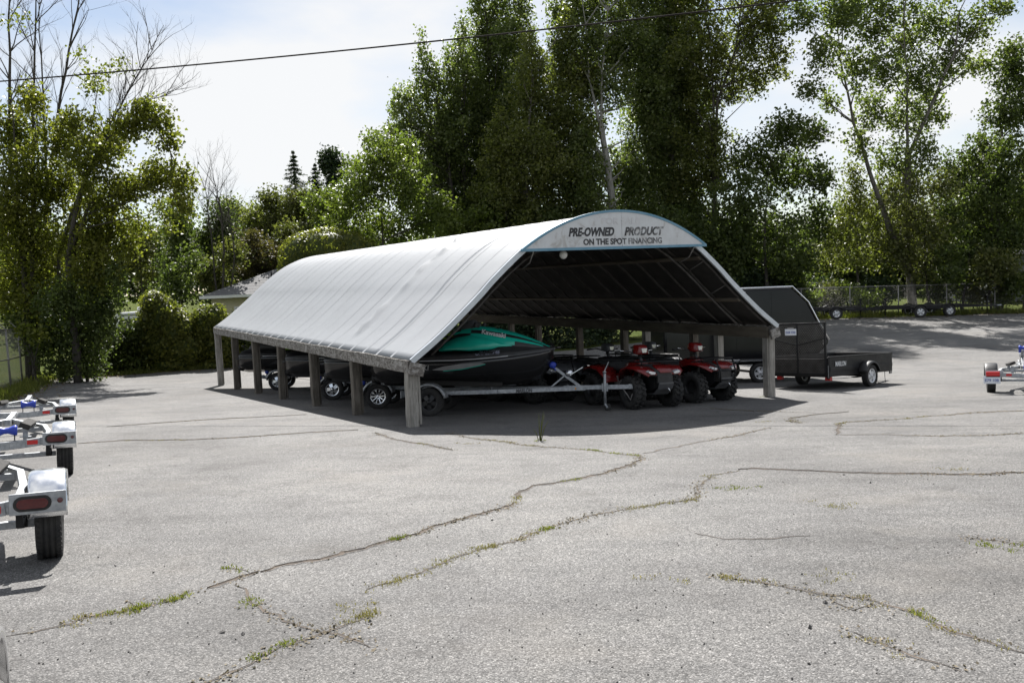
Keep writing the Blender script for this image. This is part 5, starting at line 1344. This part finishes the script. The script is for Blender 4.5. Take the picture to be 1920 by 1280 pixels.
def bare_tree(label, stems, Y, seed, px0, depth=4, L=1.0):
    rnd = random.Random(seed); b = at(px0, 560, Y); base = Vector((b.x, b.y, gz(b.x, b.y)))
    root = empty('bare_tree', base); tag(root, label, 'tree', 'bare and dying trees on the left'); mb = MB(); tw = MB()
    for T, r0 in stems:
        P = [Vector((0, 0, -.2))]+[at(x, y, Y)-base for x, y in T]; pts = []
        for a, c in zip(P[:-1], P[1:]): pts += wobble(a, c, 4, .03, rnd)[:-1]
        pts.append(P[-1]); m = len(pts); mb.tube(pts, [r0*(1-.85*i/(m-1)) for i in range(m)], 8)
        for i in range(int(m*.4), m):
            for _ in range(2):
                d = (pts[i]-pts[i-1]).normalized()+Vector((rnd.uniform(-1, 1), rnd.uniform(-.6, .6), rnd.uniform(-.1, .7)))*.9
                bare_twigs(tw, pts[i], d, rnd.uniform(1.2, 2.4)*L, r0*.22, depth-2, rnd)
    mb.build('trunk', 'bark_dark', root); tw.build('twigs', 'bark_dark', root)
bare_tree('thin grey leafless tree in front of the yellowish green tree', [([(420, 470), (415, 400), (405, 350)], .09), ([(400, 480), (390, 400), (385, 345)], .07), ([(440, 480), (432, 420), (425, 375)], .06)], 50, 3, 410, 4, .8)
bare_tree('leafless tall stems standing beyond the left vine trees', [([(20, 330), (18, 150), (14, -60)], .12), ([(60, 330), (64, 150), (72, -60)], .10), ([(86, 330), (80, 160), (74, -40)], .07), ([(92, 350), (115, 170), (145, 20), (155, -40)], .085)], 33, 5, 55, 4, .8)
bare_tree('leaning leafless branch reaching right from the vine trees', [([(110, 480), (160, 330), (205, 235), (245, 165), (285, 95)], .08), ([(110, 480), (170, 320), (215, 245), (265, 190), (310, 180)], .06)], 32, 8, 100, 4, .75)

# -------- vine-smothered trees at the left edge
GV = 'vine-covered trees at the left edge'
va = [(30, 250, 40, 60), (55, 330, 55, 60), (20, 400, 60, 80), (70, 460, 70, 70), (25, 540, 60, 70), (90, 560, 60, 60), (60, 190, 28, 34), (110, 260, 46, 44), (120, 350, 50, 56)]
tree('vine-smothered tree at the far left with dark inner stems', 40, 32, [Bp(x, y, a, b, 32+RNG.uniform(-1, 1), 10) for x, y, a, b in va], 'leaf_vine', .125, 13, 'bark_dark', .15, [[(40, 450), (30, 300), (22, 180)], [(60, 450), (72, 300), (66, 170)]], 81, GV, droop=.25)
va = [(170, 300, 50, 50), (205, 270, 44, 34), (250, 235, 40, 34), (290, 215, 34, 34), (315, 255, 22, 30), (190, 380, 60, 50), (250, 350, 50, 36), (300, 330, 44, 34), (340, 335, 26, 40), (345, 380, 16, 34), (160, 450, 55, 50), (220, 430, 46, 36), (270, 205, 26, 22), (140, 230, 40, 26), (180, 500, 50, 50)]
tree('vine-draped tree with drooping branches reaching right', 130, 31, [Bp(x, y, a, b, 31+RNG.uniform(-1, 1), 10) for x, y, a, b in va], 'leaf_vine', .125, 13, 'bark_dark', .15, [[(128, 480), (150, 360), (200, 260), (270, 215)], [(128, 480), (170, 380), (260, 350), (330, 330)]], 82, GV, droop=.35)
va = [(175, 145, 22, 12), (200, 130, 20, 10), (225, 120, 18, 9), (165, 160, 14, 18), (185, 165, 12, 16), (20, 40, 18, 8), (35, 28, 12, 6), (150, 100, 14, 10), (300, 390, 22, 26), (260, 420, 34, 26), (320, 420, 14, 26), (235, 460, 30, 30)]
tree('sparse yellow-green vine hanging among the bare left branches', 150, 31.5, [Bp(x, y, a, b, 31.5+RNG.uniform(-.6, .6), 6.5) for x, y, a, b in va], 'leaf_vine_yellow', .12, 11, 'bark_dark', .06, [[(140, 480), (160, 300), (185, 150)]], 83, GV, droop=.4, limbs=False)
va = [(100, 640, 50, 50), (150, 620, 50, 50), (60, 620, 50, 50), (190, 600, 34, 60), (120, 690, 40, 26), (165, 680, 40, 34), (205, 550, 30, 50), (215, 520, 20, 30), (130, 560, 60, 50)]
tree('dense dark vine thicket at the corner of the left fence', 130, 31.5, [Bp(x, y, a, b, 31.5+RNG.uniform(-.8, .8), 11) for x, y, a, b in va], 'leaf_dark', .125, 12, 'bark_dark', .12, None, 84, GV, name='vine_thicket', droop=.2)

# -------- vine hedge along the back fence
def shrub(name, label, px, Y, blobs, leaf, ln=.14, per=9, group=None, cat='shrub', **k):
    b = at(px, 640, Y); base = Vector((b.x, b.y, gz(b.x, b.y))); rnd = random.Random(px)
    root = empty(name, base); tag(root, label, cat, group)
    mb = MB()
    for c, r, n in blobs[:10]:
        limb(mb, (rnd.uniform(-.3, .3), rnd.uniform(-.2, .2), -.1), Vector(c)-base, .035, .01, rnd, 4, .12, 5)
    mb.build('stem', 'bark_dark', root)
    crown_obj('foliage', blobs, per, ln, leaf, root, base, **k)
    return root
def vine_dome(label, px, Y, lobes, n, ln, rough=.05):
    """shrub smothered by creeper: a closed skin of leaves over an added solid core that blocks light"""
    b = at(px, 640, Y); base = Vector((b.x, b.y, gz(b.x, b.y))); root = empty('vine_mound', base); tag(root, label, 'shrub', GH)
    L = []
    for x, y, a, c in lobes:
        k = Y/FPX; q = at(x, y, Y); L.append((np.array(q), np.array((a*k, max(.7, a*k*.8), c*k))))
    core = MB()
    for q, r in L:
        rings = []
        for i in range(7):
            t = -math.pi/2+math.pi*(i+.5)/7; rings.append([Vector((q[0]+r[0]*.86*math.cos(t)*math.cos(u), q[1]+r[1]*.86*math.cos(t)*math.sin(u), q[2]+r[2]*.86*math.sin(t)))-base for u in np.linspace(0, 2*math.pi, 13)[:-1]])
        core.loft(rings)
    core.build('light_blocking_core', 'leaf_ivy', root)  # unseen dark core, added to stop light coming through the mound
    w = np.array([r[0]*r[2] for q, r in L]); cnt = (n*w/w.sum()).astype(int); P = []; N = []
    for (q, r), m in zip(L, cnt):
        d = unit(m); p = q+d*r*(1+RNG.normal(0, rough, (m, 1)))
        ok = np.ones(m, bool)
        for q2, r2 in L:
            if q2 is not q: ok &= (((p-q2)/r2)**2).sum(1) > .85
        nn = d/r; nn /= np.linalg.norm(nn, axis=1, keepdims=True); P.append(p[ok]); N.append((nn+RNG.normal(0, .45, nn.shape))[ok])
    P = np.concatenate(P); N = np.concatenate(N); N /= np.linalg.norm(N, axis=1, keepdims=True); l = ln*RNG.uniform(.7, 1.3, len(P))
    link('foliage', leaf_mesh('foliage', P-np.array(base), N, RNG.normal(0, .6, P.shape)+np.array([0, 0, -.8]), l, l*.9, 'leaf_vine'), root)
    return root
def hedge_Y(px): return 34.6+max(0, (px-160))*.0075
GH = 'vine growth along the back left fence'
shrub('vine_hedge', 'low dark vine hedge between the fence thicket and the first mound', 235, 36, [Bp(x, y, 34, h, hedge_Y(x)+.5, 9, .7) for x, y, h in ((190, 655, 45), (215, 665, 40), (240, 660, 46), (265, 655, 50), (230, 625, 22), (255, 622, 24), (210, 690, 20), (250, 692, 18))], 'leaf_ivy', group=GH, cat='hedge', droop=.2)
vine_dome('tall rounded vine mound with sunlit top on the back fence', 312, 36.2, [(300, 605, 38, 50), (325, 622, 38, 44), (288, 568, 20, 22), (305, 650, 46, 42), (340, 655, 40, 36), (348, 612, 18, 24), (320, 684, 50, 18)], 9000, .13, .09)
vine_dome('smaller vine mound beside the far left shelter post', 395, 36.8, [(388, 615, 30, 40), (408, 600, 18, 28), (375, 645, 34, 38), (410, 650, 36, 36), (392, 684, 44, 14), (426, 626, 18, 30)], 7500, .13, .09)
shrub('vine_hedge', 'dark vine hedge seen behind the left shelter posts', 520, 38.5, [Bp(x, y, 40, 36, hedge_Y(x)+.8, 9, .7) for x, y in ((440, 650), (480, 645), (520, 650), (560, 645), (600, 645), (640, 640), (680, 640), (720, 640), (460, 620), (540, 620), (620, 615), (700, 610))], 'leaf_ivy', group=GH, cat='hedge', droop=.1)
vine_dome('large smooth dome of vines rising behind the shelter roof', 605, 41, [(575, 486, 52, 50), (612, 474, 60, 46), (652, 476, 44, 42), (690, 484, 26, 36), (548, 516, 26, 40), (610, 530, 80, 50)], 11000, .12, .03)
shrub('vine_mound', 'loose sunlit vine spray drooping over the low hedge', 190, 34, [Bp(x, y, a, b, hedge_Y(x)-.2, 7, .7) for x, y, a, b in ((160, 610, 16, 40), (180, 640, 12, 30), (170, 575, 12, 20), (150, 690, 18, 10), (175, 698, 16, 8), (200, 690, 10, 12))], 'leaf_vine_yellow', .13, group=GH, droop=.4)
shrub('overhanging_bush', 'yellow-green bush hanging over the left fence top', 60, 30.5, [Bp(x, y, a, b, 30, 8, .8) for x, y, a, b in ((55, 620, 24, 18), (75, 632, 14, 16), (40, 612, 14, 10))], 'leaf_vine_yellow', .15, group=GV, droop=.3)

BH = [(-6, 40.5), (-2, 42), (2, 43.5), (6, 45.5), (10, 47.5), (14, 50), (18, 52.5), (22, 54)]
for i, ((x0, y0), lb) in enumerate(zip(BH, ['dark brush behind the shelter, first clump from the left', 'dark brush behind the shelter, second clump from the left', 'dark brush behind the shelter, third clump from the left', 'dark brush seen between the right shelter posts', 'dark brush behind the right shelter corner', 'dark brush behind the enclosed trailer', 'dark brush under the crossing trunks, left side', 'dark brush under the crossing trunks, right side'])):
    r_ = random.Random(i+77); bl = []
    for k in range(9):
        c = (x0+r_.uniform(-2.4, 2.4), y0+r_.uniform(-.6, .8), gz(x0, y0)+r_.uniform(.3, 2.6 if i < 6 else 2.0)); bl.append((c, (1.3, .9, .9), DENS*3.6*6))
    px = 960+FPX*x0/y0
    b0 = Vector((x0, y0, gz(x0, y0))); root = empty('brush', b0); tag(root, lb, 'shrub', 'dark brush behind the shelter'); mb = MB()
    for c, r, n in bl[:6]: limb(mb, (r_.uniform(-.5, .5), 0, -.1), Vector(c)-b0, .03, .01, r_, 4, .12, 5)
    mb.build('stem', 'bark_dark', root); crown_obj('foliage', bl, 9, .17, 'leaf_conifer_and_shaded_brush', root, b0)  # brush takes the dark conifer leaf colour to stand in for tree shade
# -------- scrub beyond the far right fence
SC = [(1520, 555, 30, 20, 'leaf_bright'), (1560, 545, 30, 24, 'leaf_olive'), (1600, 550, 26, 22, 'leaf_bright'), (1640, 560, 22, 16, 'leaf_bright'), (1760, 545, 30, 26, 'leaf_dark'), (1800, 530, 30, 34, 'leaf_bright'), (1835, 545, 26, 26, 'leaf_olive'), (1880, 555, 30, 16, 'leaf_bright'), (1490, 530, 30, 30, 'leaf_dark')]
sl = ['bright weedy bush nearest the enclosed trailer nose', 'olive bush left of the far fence middle', 'bright bush at the far fence middle', 'small bright bush under the crossing trunks', 'dark bush right of the crossing trunks', 'tall bright bush at the right far fence', 'olive bush beside the tall bright one', 'low bright bush at the far fence end', 'dark bush behind the enclosed trailer roof']
for (x, y, a, b, m), lb in zip(SC, sl):
    shrub('bush', lb, x, 50.5, [Bp(x+RNG.uniform(-.6, .6)*a, y+RNG.uniform(-.3, .5)*b, a*.7, b*.7, 50.5+RNG.uniform(-.6, .6), 6, .8) for _ in range(4)], m, .15, 8, 'bushes along the far right fence')
# lawn and verge grass
cs = []; hs = []
for k in range(1100):
    x = RNG.uniform(-17.5, 1); y = back_y(x)+RNG.uniform(-.25, .9); cs.append((x, y)); hs.append(RNG.uniform(.08, .3))
for k in range(700):
    y = RNG.uniform(20, 33.5); x = left_x(y)+RNG.normal(0, .3); cs.append((x, y)); hs.append(RNG.uniform(.10, .4))
for k in range(900):
    x = RNG.uniform(14, 34); y = back_y(x)+RNG.uniform(.2, 2.0); cs.append((x, y)); hs.append(RNG.uniform(.12, .5))
blades('verge_grass', cs, hs, .16, 8, 'grass_green', 'rough green grass along the edges of the lot', width=.035)
def litter():
    n = 2600; x = RNG.uniform(-17.5, 0, n); P = np.stack([x, np.array([back_y(a) for a in x])-np.abs(RNG.normal(0, .7, n)), x*0], 1)
    P[:900, 1] = RNG.uniform(20, 33, 900); P[:900, 0] = np.array([left_x(a) for a in P[:900, 1]])+np.abs(RNG.normal(0, .6, 900))
    P[900:1500, 0] = RNG.uniform(14, 33, 600); P[900:1500, 1] = np.array([back_y(a) for a in P[900:1500, 0]])-np.abs(RNG.normal(0, .9, 600))
    P[:, 2] = np.array([gz(a, b) for a, b in P[:, :2]])+.015
    N = RNG.normal(0, .3, (n, 3))+np.array([0, 0, 1]); N /= np.linalg.norm(N, axis=1, keepdims=True); l = RNG.uniform(.04, .10, n)
    tag(link('leaf_litter', leaf_mesh('leaf_litter', P, N, RNG.normal(size=(n, 3)), l, l*.7, 'litter')), 'fallen brown leaves blown against the lot edges', 'leaves', kind='stuff')
litter()

# ================================================================== FENCES
def chain_fence(name, label, a, b, H, npost, mid=False, barbed=False, step=.075, wr=.0032, fm='galvanised'):
    a, b = Vector((a[0], a[1], gz(*a))), Vector((b[0], b[1], gz(*b))); d = (b-a); L = d.length; dn = d.normalized()
    root = empty(name, a); tag(root, label, 'fence', 'chain-link fences')
    g = lambda t: Vector((d.x*t, d.y*t, gz(a.x+d.x*t, a.y+d.y*t)-a.z))
    for i in range(npost):
        p = g(i/(npost-1)); MB().tube([p+Vector((0, 0, -.1)), p+Vector((0, 0, H+.03))], .034, 8).build('post', fm, root)
        if barbed:
            o = Vector((dn.y, -dn.x, 0))*.0+Vector((-.30, -.0, .32))
            MB().bar(p+Vector((0, 0, H)), p+Vector((0, 0, H))+o, .04, .02).build('barb_arm', fm, root)
    for z in ([H, H*.5] if mid else [H]):
        MB().tube([g(t/12)+Vector((0, 0, z)) for t in range(13)], .022, 7).build('rail', fm, root)
    if barbed:
        for k in range(3):
            o = Vector((-.30, 0, .32))*(.3+.33*k); MB().tube([g(t/12)+Vector((0, 0, H))+o for t in range(13)], .007, 5).build('barbed_wire', fm, root)
    mb = MB(); n = int((L+H)/step); pn = Vector((-dn.y, dn.x, 0)).normalized()
    for s in (-1, 1):
        for k in range(-int(H/step), n):
            u0 = k*step; pts = []
            lo = 0 if s > 0 else 0
            z0, z1 = 0.03, H
            ua, ub = u0, u0+H*.9
            if s < 0: ua, ub = ub, ua
            # clip to the run of the fence
            def zz(u): return z0+(z1-z0)*((u-ua)/(ub-ua))
            l_, h_ = min(ua, ub), max(ua, ub); c0, c1 = max(l_, 0), min(h_, L)
            if c1-c0 < .05: continue
            q0 = g(c0/L)+Vector((0, 0, zz(c0)))+pn*.004*s; q1 = g(c1/L)+Vector((0, 0, zz(c1)))+pn*.004*s
            mb.tube([q0, q1], wr, 3, caps=False)
    tag(mb.build('wire_mesh', fm, root), kind='stuff')
    return root
chain_fence('chain_link_fence', 'chain-link fence with barbed wire along the left edge of the lot', (-14.2, 21.4), (-19.2, 33.4), 2.05, 6, True, True, .075, .0024, 'tube_steel')
chain_fence('chain_link_fence', 'low chain-link fence along the far right side of the lot', (14.0, 48.6), (34.0, 49.2), 1.72, 8, False, False, .10, .0026, 'tube_steel')

# ================================================================== HOUSES
def bungalow():
    c = at(455, 560, 49); x, y = c.x, c.y; z = gz(x, y); r = empty('bungalow', (x, y, z)); tag(r, 'small yellow bungalow with grey hip roof behind the vine mounds', 'house')
    W2, D2, H = 4.2, 3.4, 3.1
    MB().box((2.3, 3.6, H/2), (2*W2-.1, 2*D2-.1, H)).build('wall', 'siding_yellow', r)
    bm_ = MB().box((0, 0, 0), (2*W2, .03, .19)).mesh('siding_board', 'siding_yellow')
    for k in range(16):
        o = link('siding_board', bm_, r); o.location = (2.3, 3.6-D2+.02, .1+k*.195); o.rotation_euler = (.09, 0, 0)
    e = .5; zt = H+1.55
    v = [(2.3-W2-e, 3.6-D2-e, H), (2.3+W2+e, 3.6-D2-e, H), (2.3+W2+e, 3.6+D2+e, H), (2.3-W2-e, 3.6+D2+e, H), (2.3-1.0, 3.6, zt), (2.3+1.0, 3.6, zt)]
    rf = MB().add(v, [(0, 1, 5, 4), (1, 2, 5), (2, 3, 4, 5), (3, 0, 4), (3, 2, 1, 0)]).build('roof', 'shingle', r)
    for k in range(1, 9):   # shingle courses
        t = k/9.5; p0 = Vector(v[0]).lerp(Vector(v[4]), t); p1 = Vector(v[1]).lerp(Vector(v[5]), t); MB().bar(p0+Vector((0, 0, .001)), p1+Vector((0, 0, .001)), .05, .010, (0, -.43, .9)).build('shingle_course', 'shingle', rf)
    MB().box((2.3, 3.6-D2-e-.01, H-.06), (2*W2+2*e, .03, .16)).build('gutter', 'trim_white', r)
    MB().tube([(1.2, 2.0, H+.6), (1.2, 2.0, H+1.25)], .06, 8).build('vent_pipe', 'steel_black', rf)
    MB().lathe([(.14, 0), (.14, .35), (.24, .38), (.24, .46), (.08, .6), (.001, .62)], 12, (2.6, 3.6, zt-.1), 'z').build('roof_vent', 'metal_vent', rf)
    for xx in (.0, 3.6):
        f = MB().box((xx, 3.6-D2-.03, 1.75), (1.15, .08, 1.35)).build('window', 'trim_white', r, .01)
        MB().box((xx, 3.6-D2-.075, 1.75), (.95, .012, 1.15)).build('pane', 'glass_dark', f)
bungalow()
def camper():
    c = at(268, 590, 46); z = gz(c.x, c.y); r = empty('camper', (c.x, c.y, z)); tag(r, 'white camper half hidden behind the vine hedge', 'camper')
    P = [(-1.6, .5), (-1.7, 2.0), (-1.4, 2.35), (1.2, 2.4), (1.6, 2.0), (1.7, 1.2), (1.4, .5)]
    MB().prism(P, lambda u, v, k: Vector((u, k*2.0, v))).build('body', 'camper_white', r, .06)
    MB().box((0, -.012, 1.85), (2.6, .02, .30)).build('window', 'glass_dark', r)
    MB().box((0, -.012, 2.2), (2.7, .02, .06)).build('stripe', 'siding_grey', r)
    MB().box((-.2, 1, 2.5), (.8, .7, .2)).build('roof_unit', 'camper_white', r, .05)
    for s in (-.1, 2.1): add_wheel(r, -.4, s, .34, .2, .2, 'white', side=-1 if s < 0 else 1)
camper()
def grey_house():
    c = at(1895, 500, 63); z = gz(c.x, c.y); r = empty('grey_house', (c.x, c.y, z)); tag(r, 'dark grey house with small white-framed window among the right trees', 'house')
    MB().box((3, 3, 1.8), (10, 6, 3.6)).build('wall', 'siding_grey', r)
    bm_ = MB().box((0, 0, 0), (10.04, .03, .22)).mesh('siding_board', 'siding_grey')
    for k in range(16): o = link('siding_board', bm_, r); o.location = (3, -.005, .12+k*.22); o.rotation_euler = (.08, 0, 0)
    rf = MB().add([(-2.5, -.6, 3.5), (8.5, -.6, 3.5), (8.5, 6.6, 3.5), (-2.5, 6.6, 3.5), (-2.5, 3, 5.0), (8.5, 3, 5.0)], [(0, 1, 5, 4), (2, 3, 4, 5), (1, 2, 5), (3, 0, 4), (3, 2, 1, 0)]).build('roof', 'shingle_dark', r)
    MB().box((6.5, 3.3, 5.2), (.6, .6, 1.0)).build('chimney', 'siding_grey', rf)
    for xx in (-.9, 2.4, 5.6):
        f = MB().box((xx, -.05, 2.1), (1.2, .10, 1.0)).build('window', 'trim_white', r, .01)
        MB().box((xx, -.105, 2.1), (1.0, .012, .8)).build('pane', 'glass_dark', f)
    d = MB().box((-3.2+1.4, -.04, 1.0), (.9, .06, 2.0)).build('door', 'trim_white', r)
    MB().lathe([(.001, -.06), (.03, -.05), (.03, 0)], 8, (-1.5, -.06, 1.0)).build('handle', 'metal_vent', d)
grey_house()

# ================================================================== OVERHEAD LINE
a, b = at(0, 152, 24), at(1480, 0, 19)
d = b-a; A2, B2 = a-d*.55, b+d*.6
pts = [A2.lerp(B2, k/40)-Vector((0, 0, 4*.45*(k/40)*(1-k/40)-.33)) for k in range(41)]
line = MB().tube(pts, .019, 6).build('overhead_line', 'wire_black'); tag(line, 'single dark overhead wire crossing the sky above the lot', 'wire')
print("faces", sum(len(m.polygons) for m in bpy.data.meshes), flush=True)
